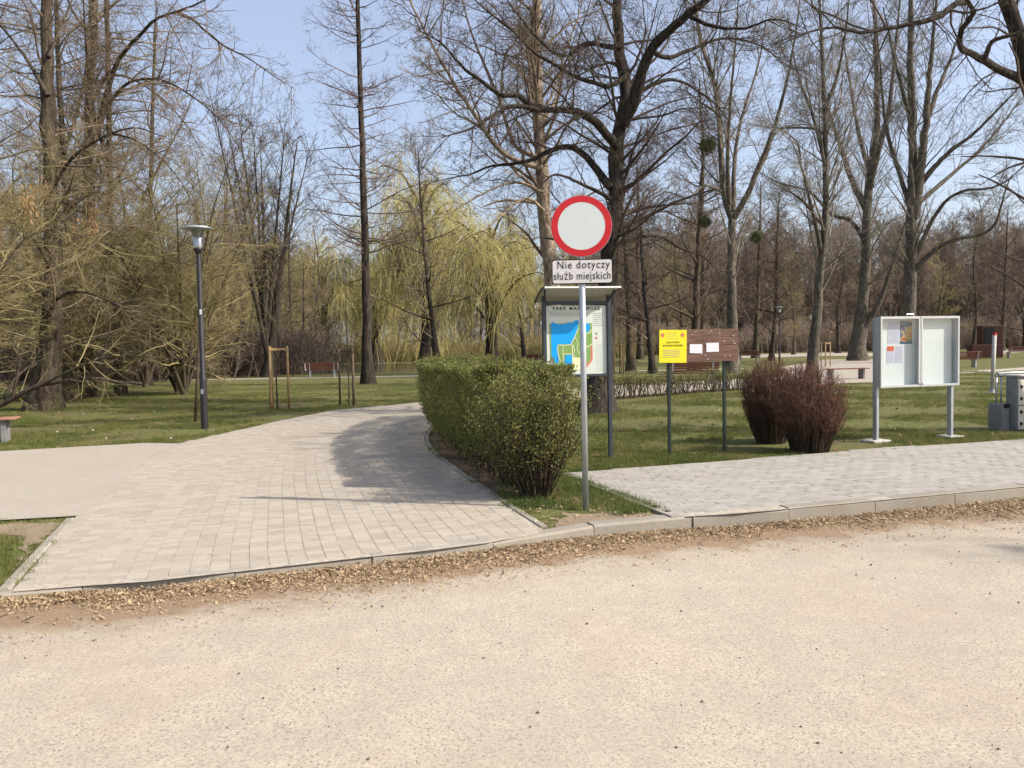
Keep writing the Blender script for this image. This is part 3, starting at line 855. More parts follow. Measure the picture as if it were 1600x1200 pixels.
left_tree('park_tree', 'second tall tree from the left with a long limb arching right', 32, b2,
          [([(134, 560), (136, 450), (138, 300), (140, 152), (147, 0), (150, -160)], .26, .12, 0),
           ([(138, 260), (155, 190), (182, 101), (216, 57), (246, 29), (287, 15), (317, 2), (350, -20)], .13, .03, -4),
           ([(275, 18), (300, 30), (324, 51), (354, 74), (388, 91), (422, 115), (462, 140)], .06, .012, -3),
           ([(160, 175), (200, 130), (250, 125), (300, 150), (345, 190), (380, 240)], .065, .014, -5),
           ([(140, 165), (170, 120), (210, 125), (260, 160), (300, 210), (330, 270)], .06, .012, 3),
           ([(139, 220), (180, 210), (230, 230), (280, 280), (310, 340)], .05, .012, -3),
           ([(145, 40), (175, 10), (220, -30)], .07, .03, 2), ([(144, 60), (115, 20), (95, -30)], .06, .03, -2)], b2[1], 1, lvL, B_brown, T_brown)
_, mT = left_tree('park_tree', 'thin-trunked tree standing between the two tall left trees', 33, G(108, 627),
          [([(108, 560), (106, 400), (100, 250), (92, 120), (88, 0), (86, -120)], .15, .06, 1),
           ([(100, 240), (125, 160), (135, 90), (140, 0)], .07, .02, 3), ([(104, 330), (150, 300), (190, 320)], .05, .012, -2)], G(108, 627)[1], 1, lvL, B_brown, T_brown)
for (x, y, rz_, s_, lb) in [(-14.8, 31, 3.3, 1.05, 'thin tree right of the second tall left tree'), (-16.8, 25.5, 4.4, 1.0, 'thin tree left of the thickest left trunk'), (-18.2, 41, 5.4, 1.1, 'slender tree far behind the arching limb'), (-19.5, 37, 1.0, 1.0, 'thin tree behind the left lawn, right of the arching-limb tree'), (-23.5, 33, 2.5, .95, 'thin tree at the left edge behind the thick trunk')]:
    place_tree('park_tree', lb, (x, y, 0), mT, rz_, s_)

# --- greenish budding shrub-trees at left
def shrub_tree(name, label, seed, base, n_st, hgt, spread, lv, bk, tw, r=0.06, seeds=False, nb=5000):
    g = rg(seed); base = np.asarray(base, float)
    sk = []
    for i in range(n_st):
        a = 2 * math.pi * (i + g.random() * 0.7) / n_st
        sp = spread * g.uniform(0.4, 1.0); h = hgt * g.uniform(0.7, 1.0)
        d = np.array([math.cos(a), math.sin(a), 0])
        sk.append((np.array([base, base + d * sp * 0.25 + (0, 0, h * 0.35), base + d * sp * 0.6 + (0, 0, h * 0.75), base + d * sp + (0, 0, h * (1.0 if i % 2 else 0.72))]), r * g.uniform(.7, 1.1), 0.012))
    m_ = make_tree_meshes(sk, g, lv, bk, tw, name, origin=base)
    e = place_tree(name, label, base, m_)
    tips = m_[2]
    sel = tips[g.integers(0, len(tips), nb)] + g.normal(0, 0.03, (nb, 3))
    V, Fq = leaf_quads(sel, 0.035, 0.014, g)
    link('buds', np_mesh('buds', V, Fq, L_bud), e)
    if seeds:
        hi = tips[(tips[:, 2] > hgt * 0.6)]
        cs_ = hi[g.integers(0, len(hi), 34)] * (1, 1, .92)
        pp = np.repeat(cs_, 42, 0) + g.normal(0, 1, (34 * 42, 3)) * (0.07, 0.07, 0.16) - (0, 0, 0.2)
        V, Fq = leaf_quads(pp, 0.12, 0.04, g, hang=True)
        link('seed_clusters', np_mesh('seed_clusters', V, Fq, L_seed), e)
    return e

def leaf_quads(pos, ln, wd_, g, hang=False):
    n_ = len(pos)
    d = norm(g.normal(0, 1, (n_, 3)))
    if hang: d = norm(d * 0.45 + np.array([0, 0, -1.0]))
    a = norm(np.cross(d, norm(g.normal(0, 1, (n_, 3)))))
    sz = g.uniform(0.6, 1.25, (n_, 1))
    nrm = np.cross(d, a)
    p0 = pos; p2 = pos + d * ln * sz
    m_ = pos + d * ln * 0.5 * sz + nrm * wd_ * 0.25
    V = np.stack([p0, m_ + a * wd_ * sz * .5, p2, m_ - a * wd_ * sz * .5], 1).reshape(-1, 3)
    return V, np.arange(n_ * 4).reshape(-1, 4)

lvS = [dict(dens=4.0, t0=0.1, ang=(30, 80), lf=(0.25, 0.55), k=5, m=4, jit=0.16, trop=(0, 0, -0.03), rf=0.009, rmin=0.006, lmax=3.0),
       dict(dens=4.0, t0=0.1, ang=(25, 70), lf=(0.25, 0.55), k=3, m=3, jit=0.16, trop=(0, 0, -0.02), rf=0.006, rmin=0.0042, lmin=0.35),
       dict(dens=5.0, t0=0.1, ang=(25, 60), lf=(0.25, 0.6), k=1, m=3, jit=0.15, rf=0.005, rmin=0.0035, lmin=0.25, lmax=0.7),
       dict(dens=7.0, t0=0.05, ang=(25, 65), lf=(0.4, 0.8), k=1, jit=0.1, rf=0.006, rmin=0.0038, lmin=0.15, lmax=0.4)]
sh1 = shrub_tree('budding_shrub', 'sprawling olive-green budding shrub with dry tan seed bunches, far left', 41, (-14.6, 20.0, 0), 13, 8.4, 5.2, lvS, B_brown, T_olive, .07, True)
def again(src, loc, rz, s_, label):
    c = copy_tree(src); c.location = loc; c.rotation_euler = (0, 0, rz); c.scale = (s_,) * 3; c['label'] = label
    for ch in list(c.children):
        if ch.name.startswith('seed'): bpy.data.objects.remove(ch)
again(sh1, (-15.2, 28.5, 0), 2.1, 1.0, 'olive-green budding shrub left of the lamp post')
again(sh1, (-12.4, 31.0, 0), 4.0, 1.12, 'tall olive-green budding shrub directly left of the lamp glass')
sh2 = shrub_tree('tangled_shrub', 'thin tangled brown shrub behind the lamp post', 43, (-13.5, 33.0, 0), 10, 8.5, 4.4, lvS, B_brown, T_brown, .07, nb=1500)
again(sh2, (-20.5, 30.0, 0), 1.3, 1.25, 'tall tangled brown shrub behind the thick left trunk')
again(sh2, (-17.0, 38.0, 0), 4.0, 1.2, 'tangled brown shrub between the tall left trees and the lamp')
again(sh2, (-20.0, 25.0, 0), 5.0, 1.1, 'tangled brown shrub at the left edge behind the bench end')
# low limb sweeping in from the left edge
bl = np.array([P(-90, 690, 15.8)[0], 15.8, 0])
skl = [(np.vstack([bl, pxl([(-60, 655), (0, 632), (55, 605), (100, 595), (140, 591), (200, 598), (222, 600)], 15.8, 15.4)]), .075, .02),
       (pxl([(135, 592), (150, 575), (165, 540), (172, 505), (165, 480)], 15.5, 15.2), .04, .01),
       (pxl([(20, 620), (30, 560), (10, 520), (-30, 500)], 15.7, 15.2), .035, .01),
       (pxl([(0, 632), (30, 585), (80, 555), (130, 535), (180, 520)], 15.7, 16.6), .035, .01),
       (pxl([(60, 604), (130, 570), (190, 555), (260, 560), (320, 560)], 15.6, 14.8), .03, .008)]
lvl = [dict(dens=2.6, t0=0.2, ang=(30, 75), lf=(0.2, 0.5), k=5, m=4, jit=0.16, trop=(0, 0, 0.03), rf=0.008, rmin=0.006, lmax=1.4),
       dict(dens=3.5, t0=0.1, ang=(25, 65), lf=(0.3, 0.6), k=3, m=3, jit=0.16, rf=0.006, rmin=0.004, lmin=0.2),
       dict(dens=4, t0=0.1, ang=(25, 60), lf=(0.35, 0.7), k=1, m=3, jit=0.15, rf=0.005, rmin=0.003, lmin=0.12)]
mlow = make_tree_meshes(skl, rg(45), lvl, B_brown, T_olive, 'low_limbs', origin=bl)
place_tree('leaning_tree', 'low tree limbs sweeping over the lawn from the left edge', bl, mlow)

# --- fastigiate multi-stem trees in the middle distance
def multi(seed, h, n_st, spread, r, lv, bk, tw, nm):
    g = rg(seed); sk = []
    for i in range(n_st):
        a = 2 * math.pi * (i + 0.5 * g.random()) / n_st
        d = np.array([math.cos(a), math.sin(a), 0]); sp = spread * g.uniform(0.3, 1); hh = h * g.uniform(0.8, 1)
        z0 = h * (0.05 + 0.16 * g.random()) if i else 0
        sk.append((np.array([(0, 0, z0), (0, 0, z0) + d * sp * .3 + (0, 0, (hh - z0) * .3), (0, 0, z0) + d * sp * .65 + (0, 0, (hh - z0) * .65), d * sp + np.array((0, 0, hh))]) * 1.0, r * (1 if i == 0 else .55), 0.03))
    return make_tree_meshes(sk, g, lv, bk, tw, nm)
lvM = [dict(dens=3.2, t0=0.15, ang=(20, 50), lf=(0.14, 0.30), k=4, m=3, jit=0.1, trop=(0, 0, 0.06), rf=0.010, rmin=0.018, lmax=4),
       dict(dens=2.8, t0=0.12, ang=(20, 50), lf=(0.25, 0.5), k=2, m=3, jit=0.12, trop=(0, 0, 0.05), rf=0.008, rmin=0.011, lmin=0.6),
       dict(dens=3.0, t0=0.1, ang=(20, 55), lf=(0.3, 0.6), k=1, m=3, jit=0.1, rf=0.006, rmin=0.008, lmin=0.5, lmax=1.2),
       dict(dens=4.0, t0=0.05, ang=(20, 55), lf=(0.4, 0.8), k=1, jit=0.1, rf=0.006, rmin=0.008, lmin=0.3, lmax=.7)]
mM1 = multi(51, 17, 8, 4.2, .30, lvM, B_dark, T_dark, 'multi_a')
mM2 = multi(52, 16, 7, 4.6, .26, lvM, B_dark, T_purple, 'multi_b')
def at(u, D): return (P(u, 560, D)[0], D, 0)
place_tree('multi_stem_tree', 'upright many-stemmed bare tree behind the wooden tree stakes', at(418, 50), mM1)
place_tree('multi_stem_tree', 'leaning many-stemmed bare tree just right of the lamp', at(348, 56), mM2, 0.8, 0.95)

# generic background trees
def generic(seed, h, r, lv, bk, tw, nm, n_l=9, up=0.55, lean=0.5):
    g = rg(seed)
    top = np.array([g.normal(0, lean), g.normal(0, lean), h])
    sk = [(np.array([(0, 0, 0), top * 0.35 + (g.normal(0, .15), g.normal(0, .15), 0), top * 0.7 + (g.normal(0, .3), g.normal(0, .3), 0), top]), r, r * .15)]
    for i in range(n_l):
        t = 0.18 + 0.65 * i / n_l
        a = i * 2.4 + g.random(); d = np.array([math.cos(a), math.sin(a), 0])
        ln = h * g.uniform(0.22, 0.38) * (1.15 - t)
        p = top * t
        sk.append((np.array([p, p + d * ln * .5 + (0, 0, ln * up * .4), p + d * ln + (0, 0, ln * up)]), r * .42 * (1.1 - t), 0.02))
    return make_tree_meshes(sk, g, lv, bk, tw, nm)
lvG = [dict(dens=2.8, t0=0.1, ang=(30, 70), lf=(0.2, 0.42), k=3, m=3, jit=0.14, trop=(0, 0, 0.03), rf=0.010, rmin=0.016, lmax=3.5),
       dict(dens=3.2, t0=0.12, ang=(25, 60), lf=(0.25, 0.55), k=2, m=3, jit=0.14, rf=0.008, rmin=0.011, lmin=0.5),
       dict(dens=3.4, t0=0.1, ang=(25, 60), lf=(0.3, 0.6), k=1, m=3, jit=0.12, rf=0.006, rmin=0.009, lmin=0.45, lmax=1.1),
       dict(dens=5.0, t0=0.05, ang=(25, 65), lf=(0.4, 0.8), k=1, jit=0.1, rf=0.006, rmin=0.009, lmin=0.3, lmax=.7)]
gens = [generic(61, 15, .24, lvG, B_dark, T_brown, 'bg_a'), generic(62, 17, .28, lvG, B_brown, T_purple, 'bg_b', 10), generic(63, 13, .20, lvG, B_dark, T_brown, 'bg_c', 11, .3),
        generic(64, 14, .22, lvG, B_brown, T_forestg, 'bg_d', 10, .2)]
place_tree('crooked_tree', 'dark-trunked tree in front of the weeping willows', at(684, 50), gens[2], 1.2, 1.05)
g = rg(70)
BG = [(20, 58, 'bare tree at the far left edge, behind the seed-hung shrub'), (60, 66, 'bare tree directly behind the thickest left trunk'), (110, 50, 'bare tree behind the thin trunk between the tall left trees'),
      (165, 60, 'bare tree right of the second tall left tree'), (205, 48, 'bare tree behind the middle of the left thicket'), (245, 70, 'bare tree in the thicket halfway to the lamp post'),
      (290, 62, 'bare tree just left of the lamp post, far behind it'), (460, 66, 'dense brown tree behind the lone bench, left side'), (500, 72, 'brown tree standing behind the lone bench at the water'),
      (985, 48, 'brown tree just right of the map board'), (1020, 44, 'brown tree left of the yellow sign'), (1060, 70, 'brown tree behind the yellow sign'), (1090, 60, 'brown tree behind the plank notice board'),
      (1180, 80, 'brown tree behind the narrower dark red bush'), (1205, 66, 'brown tree beside the distant lamp right of the notice board'), (1240, 95, 'brown tree far behind the rounded dark red bush'),
      (1310, 100, 'far brown tree left of the stout flared tree'), (1000, 85, 'far brown tree between map board and yellow sign'), (1130, 90, 'far brown tree behind the forked poplar'),
      (1470, 100, 'far brown tree right above the display case'), (1520, 110, 'far brown tree behind the timber block'), (1565, 95, 'far brown tree above the white post'), (1600, 105, 'far brown tree at the right picture edge'),
      (1040, 105, 'farthest brown tree above the yellow sign'), (640, 110, 'bare tree behind the willows at the pond'), (750, 105, 'bare tree behind the broad willow'), (820, 70, 'brown tree left of the map board'),
      (900, 85, 'brown tree hidden behind the map board'), (-30, 50, 'bare tree cut by the left picture edge'), (385, 74, 'dense brown tree behind the many-stemmed trees'), (-10, 80, 'farthest bare tree at the left edge'), (140, 85, 'far bare tree between the tall left trees'),
      (430, 82, 'low dense brown tree behind the pale stakes'), (1085, 46, 'crooked brown tree above the plank board')]
LOW = [(395, 60, 'low brown tree right of the leaning many-stemmed tree'), (440, 57, 'low dense brown tree above the pale stakes'), (472, 63, 'low brown tree at the water behind the bench'), (300, 55, 'low brown tree behind the lamp post'), (250, 52, 'low brown tree left of the lamp post')]
for i, (u, D, lb) in enumerate(BG):
    left = u < 480
    e = place_tree('background_tree', lb, at(u, D), gens[[0, 1, 2, 3][i % 4]], g.random() * 6.28, float(g.uniform(0.78, 1.12)), 'thicket trees at left' if left else 'grove trees in the middle distance')

for i, (u, D, lb) in enumerate(LOW):
    place_tree('background_tree', lb, at(u, D), gens[[3, 2, 0][i % 3]], 1.1 * i, .56 + .05 * (i % 2), 'thicket trees at left')

# willows
def willow(seed, nm):
    g = rg(seed); h = 12.0; sk = [(np.array([(0, 0, 0), (.2, 0, 3), (.1, .2, 6), (0, 0, 10.5)]), .42, .10)]
    for i in range(15):
        a = i * 2.4 + g.random(); d = np.array([math.cos(a), math.sin(a), 0]); z = 2.8 + 6.8 * (i / 15); ln = g.uniform(2.6, 5.0) * (1.15 - 0.4 * i / 15)
        sk.append((np.array([(0, 0, z), d * ln * .4 + (0, 0, z + ln * .6), d * ln * .8 + (0, 0, z + ln * .75), d * ln * 1.1 + (0, 0, z + ln * .62)]), .12, .03))
    lv = [dict(dens=2.4, t0=0.2, ang=(25, 70), lf=(0.25, 0.5), k=4, m=3, jit=0.15, trop=(0, 0, 0.02), rf=0.012, rmin=0.018, lmax=2.2),
          dict(dens=9.5, t0=0.0, ang=(40, 110), lf=(1.2, 3.2), k=4, m=3, jit=0.10, trop=(0, 0, -0.72), rf=0.006, rmin=0.014, lmin=1.6, lmax=5.5, tip=0.6)]
    return make_tree_meshes(sk, g, lv, B_dark, T_willow, nm)
mW = willow(81, 'willow'); mW2 = willow(82, 'willow_b')
for lb, u, D, s_, m_, rz_ in [('pale yellow-green weeping willow above the lone bench', 505, 80, (1.35, 1.35, 1.02), mW, 0), ('tallest yellow-green weeping willow at the centre behind the pond', 665, 78, (1.4, 1.4, 1.6), mW2, 1),
                             ('broad weeping willow behind the hedge, left of the pale trunk', 770, 62, (1.25, 1.25, 1.02), mW, 2.2), ('yellow willow glowing behind the lamp post', 318, 88, (1.35, 1.35, .95), mW2, 3.1),
                             ('weeping willow at the pond edge left of the tallest willow', 590, 92, (1.4, 1.4, 1.05), mW, 4.0), ('yellow-green willow behind the many-stemmed trees', 425, 98, (1.4, 1.4, 1.0), mW2, 2.6), ('yellow-green willow behind the tall left trunks', 130, 84, (1.4, 1.4, .95), mW, 1.5), ('small yellow-green willow behind the left thicket', 215, 92, (1.3, 1.3, .9), mW2, 5.0)]:
    place_tree('weeping_willow', lb, at(u, D), m_, rz_, s_, 'weeping willows around the pond', crown_name='hanging_strands')

# distant wood as one mass: instanced trees on points
def scatter(name, label, pts, src_mesh, scale=(.7, 1.3), cat='grass'):
    src = bpy.data.objects.new(name + '_source', src_mesh)          # source only; never linked to the scene
    me = bpy.data.meshes.new(name)
    me.vertices.add(len(pts)); me.vertices.foreach_set('co', np.asarray(pts, dtype=np.float32).ravel())
    o = link(name, me); tag(o, label, cat, kind='stuff')
    ng = bpy.data.node_groups.new(name + '_nodes', 'GeometryNodeTree')
    ng.interface.new_socket('Geometry', in_out='INPUT', socket_type='NodeSocketGeometry')
    ng.interface.new_socket('Geometry', in_out='OUTPUT', socket_type='NodeSocketGeometry')
    gi, go = ng.nodes.new('NodeGroupInput'), ng.nodes.new('NodeGroupOutput')
    io = ng.nodes.new('GeometryNodeInstanceOnPoints'); ob = ng.nodes.new('GeometryNodeObjectInfo'); ob.inputs['Object'].default_value = src
    ob.inputs['As Instance'].default_value = True
    rv = ng.nodes.new('FunctionNodeRandomValue'); rv.data_type = 'FLOAT_VECTOR'; rv.inputs[0].default_value = (0, 0, 0); rv.inputs[1].default_value = (0, 0, 6.28)
    rs = ng.nodes.new('FunctionNodeRandomValue'); rs.data_type = 'FLOAT'; rs.inputs[2].default_value = scale[0]; rs.inputs[3].default_value = scale[1]
    ng.links.new(gi.outputs[0], io.inputs['Points']); ng.links.new(ob.outputs['Geometry'], io.inputs['Instance'])
    ng.links.new(rv.outputs[0], io.inputs['Rotation']); ng.links.new(rs.outputs[1], io.inputs['Scale'])
    ng.links.new(io.outputs[0], go.inputs[0])
    md = o.modifiers.new('scatter', 'NODES'); md.node_group = ng
    return o

def wood_tree(seed, h, tw, nm, t0=.12):
    g = rg(seed); base = np.zeros((1, 3)); hh = np.array([h])
    Pt, Rd = grow(base, np.array([[0.03, 0, 1.0]]), hh, hh * .011, 6, g, .03, (0, 0, .05), .2)
    parts = [tubes(Pt, Rd, 5)]
    cur = (Pt, Rd, hh)
    for dens, lf, k, rmin, lmin, tt0 in ((2.6, (.12, .3), 3, .03, .5, t0), (3.2, (.25, .55), 2, .02, .6, .1), (3.4, (.35, .7), 1, .016, .5, .05), (3.4, (.4, .8), 1, .015, .35, .05)):
        S, D, L, r = spawn(*cur, g, dens, tt0, (20, 60), lf, .01, rmin, lmin)
        Pn, Rn = grow(S, D, L, r, k, g, .1, (0, 0, .08), .5)
        parts.append(cones(Pn, Rn) if lmin == .35 else tubes(Pn, Rn, 3))
        cur = (Pn, Rn, L)
    return np_mesh(nm, *merge(parts), tw)
def brush_patch(seed, h, rad, n_, tw, nm):
    g = rg(seed)
    base = np.column_stack([g.normal(0, rad, (n_, 2)), np.zeros(n_)])
    L = g.uniform(.5, 1.0, n_) * h
    Pt, Rd = grow(base, norm(np.column_stack([g.normal(0, .3, (n_, 2)), np.ones(n_)])), L, np.full(n_, .02), 3, g, .15, (0, 0, 0), .4)
    S, D, L2, r = spawn(Pt, Rd, L, g, 4, .1, (25, 60), (.25, .5), .01, .013)
    P2, R2 = grow(S, D, L2, r, 1, g, .1, (0, 0, .05), .4)
    S, D, L3, r = spawn(P2, R2, L2, g, 5, .1, (25, 60), (.3, .6), .01, .011)
    P3, R3 = grow(S, D, L3, r, 1, g, .1, (0, 0, .05), .4)
    return np_mesh(nm, *merge([tubes(Pt, Rd, 3), tubes(P2, R2, 3), cones(P3, R3)]), tw)
wt1, wt2, wt3 = wood_tree(91, 18, T_forest, 'wood_tree_a'), wood_tree(92, 18, T_forest, 'wood_tree_b', .3), wood_tree(93, 14, T_forestg, 'wood_tree_c')
br1, br2 = brush_patch(94, 3.2, 1.6, 60, T_forest, 'brush_a'), brush_patch(95, 2.8, 1.6, 60, T_forestg, 'brush_b')
g = rg(96)
def band(n_, x0, x1, y0, y1): return np.column_stack([g.uniform(x0, x1, n_), g.uniform(y0, y1, n_), np.zeros(n_)])
scatter('distant_wood', 'brown leafless wood along the far side of the park at right', band(260, 12, 150, 122, 175), wt1, (.85, 1.25), 'wood')
scatter('distant_wood', 'dark tall-trunked trees inside the far wood at right', band(220, 12, 150, 118, 170), wt2, (.85, 1.2), 'wood')
scatter('distant_wood', 'tan leafless wood beyond the pond at left', band(330, -120, 20, 104, 160), wt3, (.75, 1.25), 'wood')
scatter('undergrowth', 'reddish brown undergrowth below the distant wood', band(420, 10, 150, 112, 135), br1, (.7, 1.6), 'undergrowth')
scatter('undergrowth', 'tan undergrowth on the far bank of the pond', band(380, -110, 14, 93, 112), br2, (.6, 1.3), 'undergrowth')
pb_ = np.vstack([band(150, -48, -19, 44, 70), band(26, -21, -15.5, 52, 60)])
scatter('undergrowth', 'brown undergrowth of the thicket behind the left lawn', pb_, brush_patch(97, 3.0, 1.6, 60, T_dark, 'brush_c'), (.6, 1.3), 'undergrowth')

# mistletoe balls
def mistletoe(label, u, v, D, r):
    g = rg(int(u)); n_ = 260
    c = P(u, v, D)
    d = norm(g.normal(0, 1, (n_, 3)))
    Pt, Rd = grow(np.zeros((n_, 3)), d, g.uniform(.5, 1, n_) * r, np.full(n_, .012), 2, g, .2, (0, 0, -.05), .5)
    e = empty('mistletoe', c); tag(e, label, 'mistletoe')
    link('stems', np_mesh('stems', *tubes(Pt, Rd, 3), T_olive), e)
    pp = np.repeat(Pt[:, 1:].reshape(-1, 3), 4, 0); pp = pp + g.normal(0, .05, pp.shape)
    V, Fq = leaf_quads(pp, .10, .05, g)
    link('leaves', np_mesh('leaves', V, Fq, L_mist), e)
mistletoe('green mistletoe ball high on the forked pale poplar', 1106, 226, 42.3, .5)
mistletoe('dark green mistletoe ball lower on the forked poplar', 1102, 346, 43, .33)
mistletoe('mistletoe clump low in the grove right of the forked poplar', 1182, 370, 47, .36)

# ------------------------------------------------------------------ hedge and shrubs
def hedge():
    g = rg(101)
    line = resample(np.array([[0.22, 9.0], [-0.2, 10.4], [-0.7, 12.3], [-1.07, 14.4], [-1.18, 16.6], [-0.95, 18.8]]), step=0.05)
    d = np.gradient(line, axis=0); d /= np.linalg.norm(d, axis=1)[:, None]; nn = np.stack([-d[:, 1], d[:, 0]], 1)
    e = empty('clipped_hedge', (line[0, 0], line[0, 1], 0)); org = np.array([line[0, 0], line[0, 1], 0])
    tag(e, 'clipped green hedge along the path beside the round sign', 'hedge')
    def pos(s, t, z):
        i = np.clip((s * (len(line) - 1)), 0, len(line) - 1).astype(int)
        q = line[i] + nn[i] * t[:, None]
        return np.column_stack([q, z]) - org
    # stems
    n_ = 520
    s = g.random(n_) ** 1.3; t = np.clip(g.normal(0, .12, n_), -.22, .22)
    base = pos(s, t, np.zeros(n_))
    L = g.uniform(.9, 1.3, n_)
    D0 = norm(np.column_stack([g.normal(0, .2, (n_, 2)), np.ones(n_)]))
    Pt, Rd = grow(base, D0, L, g.uniform(.006, .014, n_), 5, g, .09, (0, 0, .04), .35)
    S, D, L2, r = spawn(Pt, Rd, L, g, 7, .25, (25, 65), (.2, .42), .01, .0032)
    P2, R2 = grow(S, D, L2, r, 2, g, .15, (0, 0, .1), .5)
    link('stems', np_mesh('stems', *merge([tubes(Pt, Rd, 5), tubes(P2, R2, 3)]), M_stem, True), e)
    # leaves: dense shell, thinner inside and near the ground at the near end
    n_ = 190000
    s = g.random(n_) ** 1.25; z = 0.12 + 1.26 * g.random(n_) ** 0.75
    w = 0.56 * (0.55 + 0.45 * np.clip(z / 0.7, 0, 1)) 
    u = g.uniform(-1, 1, n_); t = np.sign(u) * np.abs(u) ** 0.42 * w
    t = t + g.normal(0, .035, n_)
    top = 1.36 + 0.035 * np.sin(s * 60) + 0.03 * np.sin(s * 23 + t * 5)
    z = np.where(g.random(n_) < 0.33, top - np.abs(g.normal(0, .06, n_)), z)
    z = np.minimum(z, top + g.exponential(.012, n_))
    # rounded ends
    lim = np.clip(np.minimum(s * 9.8 / 0.22, (1 - s) * 9.8 / 0.22), 0, 1)
    keep = np.abs(t) < w * np.sqrt(1 - (1 - lim) ** 2) + .06 * g.random(n_)
    # gaps in the foliage
    cell = np.sin(s * 71 + z * 9) + np.sin(z * 13 + t * 11 + s * 31) + np.sin(t * 17 - s * 47)
    keep &= (cell > -1.25) | (g.random(n_) < .35)
    keep &= (z > 0.32) | (g.random(n_) < .25)
    keep &= ~((s < .11) & (z < .75) & (g.random(n_) < .62 * (1 - z / .9)))
    p = pos(s[keep], t[keep], z[keep])
    # the near end bulges outwards, to the right of the line
    V, Fq = leaf_quads(p, .03, .019, g)
    link('leaves', np_mesh('leaves', V, Fq, L_hedge), e)
    # loose shoots on top
    n_ = 500
    s = g.random(n_) ** 1.2; base = pos(s, g.uniform(-.5, .5, n_), np.full(n_, 1.3))
    Pt, Rd = grow(base, norm(np.column_stack([g.normal(0, .3, (n_, 2)), np.ones(n_)])), g.uniform(.06, .2, n_), np.full(n_, .003), 2, g, .1, (0, 0, .05), .5)
    tag(link('shoots', np_mesh('shoots', *tubes(Pt, Rd, 3), M_stem), e), kind='stuff')
    pp = np.repeat(Pt[:, 1:].reshape(-1, 3), 3, 0)
    V, Fq = leaf_quads(pp + g.normal(0, .012, pp.shape), .026, .016, g)
    link('shoot_leaves', np_mesh('shoot_leaves', V, Fq, L_hedge), e)
hedge()

# flared bush at the near end of the hedge
def end_bush():
    g = rg(102); n_ = 95
    org = G(838, 778)
    e = empty('hedge_end_bush', org); tag(e, 'loose leafy bush with fanned dark stems at the near hedge end', 'bush')
    a = g.uniform(0, 6.28, n_); rr = .16 * np.sqrt(g.random(n_))
    base = np.column_stack([rr * np.cos(a), rr * np.sin(a), np.zeros(n_)])
    out = g.uniform(0.05, .58, n_)
    D0 = norm(np.column_stack([np.cos(a) * out, np.sin(a) * out, np.ones(n_)]))
    L = g.uniform(.9, 1.32, n_)
    Pt, Rd = grow(base, D0, L, g.uniform(.006, .013, n_), 6, g, .07, (0, 0, .06), .3)
    S, D, L2, r = spawn(Pt, Rd, L, g, 11, .22, (25, 60), (.2, .4), .01, .003)
    P2, R2 = grow(S, D, L2, r, 3, g, .15, (0, 0, .1), .5)
    link('stems', np_mesh('stems', *merge([tubes(Pt, Rd, 5), tubes(P2, R2, 3)]), M_stem, True), e)
    k = 5
    q = P2[:, 1:].reshape(-1, 3); q = np.repeat(q, k, 0) + g.normal(0, .032, (len(q) * k, 3))
    q = q[(q[:, 2] > .2) & (q[:, 2] < 1.35 + g.normal(0, .015, len(q)))]
    V, Fq = leaf_quads(q, .028, .018, g)
    link('leaves', np_mesh('leaves', V, Fq, L_hedge), e)
end_bush()

def barberry(label, u, v, hgt, wid, seed):
    g = rg(seed); n_ = 330
    org = G(u, v); e = empty('barberry_bush', org); tag(e, label, 'bush', 'dark red leafless bushes')
    a = g.uniform(0, 6.28, n_); rr = .22 * wid * np.sqrt(g.random(n_))
    base = np.column_stack([rr * np.cos(a), rr * np.sin(a), np.zeros(n_)])
    cz_ = g.uniform(-.85, 1.0, n_); sr = np.sqrt(1 - cz_ ** 2); q_ = g.uniform(.82, 1.0, n_)
    tip = np.column_stack([np.cos(a) * sr * wid * .48 * q_, np.sin(a) * sr * wid * .48 * q_, hgt * .56 + cz_ * hgt * .42 * q_])
    tip[:, :2] += g.normal(0, .02, (n_, 2))
    mid = np.column_stack([base[:, :2] * .5 + tip[:, :2] * .5, tip[:, 2] * .5]) + g.normal(0, .02, (n_, 3))
    tq = np.linspace(0, 1, 7)[None, :, None]
    Pt = (1 - tq) ** 2 * base[:, None] + 2 * tq * (1 - tq) * mid[:, None] + tq ** 2 * tip[:, None]
    L = np.linalg.norm(np.diff(Pt, axis=1), axis=2).sum(1)
    Rd = g.uniform(.004, .009, n_)[:, None] * (1 - .65 * np.linspace(0, 1, 7)[None])
    S, D, L2, r = spawn(Pt, Rd, L, g, 15, .3, (25, 75), (.10, .24), .008, .0026)
    P2, R2 = grow(S, D, L2, r, 2, g, .2, (0, 0, .04), .6)
    S, D, L3, r = spawn(P2, R2, L2, g, 18, .1, (30, 80), (.25, .5), .008, .0024, .05)
    P3, R3 = grow(S, D, L3, r, 1, g, .1, (0, 0, .03), .6)
    def within(Q):
        z_ = (Q[:, -1, 2] - hgt * .56) / (hgt * .43)
        return (Q[:, -1, 0] / (wid * .49)) ** 2 + (Q[:, -1, 1] / (wid * .49)) ** 2 + z_ ** 2 < 1.0 + g.normal(0, .05, len(Q))
    k2, k3 = within(P2), within(P3); P2, R2, P3, R3 = P2[k2], R2[k2], P3[k3], R3[k3]
    link('stems', np_mesh('stems', *tubes(Pt, Rd, 4), M_stem, True), e)
    link('twigs', np_mesh('twigs', *merge([tubes(P2, R2, 3), cones(P3, R3)]), T_red, True), e)
barberry('rounded dark red leafless bush in front, beside the pavement', 1266, 706, 1.36, 1.2, 111)
barberry('narrower dark red bush tucked behind the rounded one', 1204, 692, 1.44, 1.0, 112)

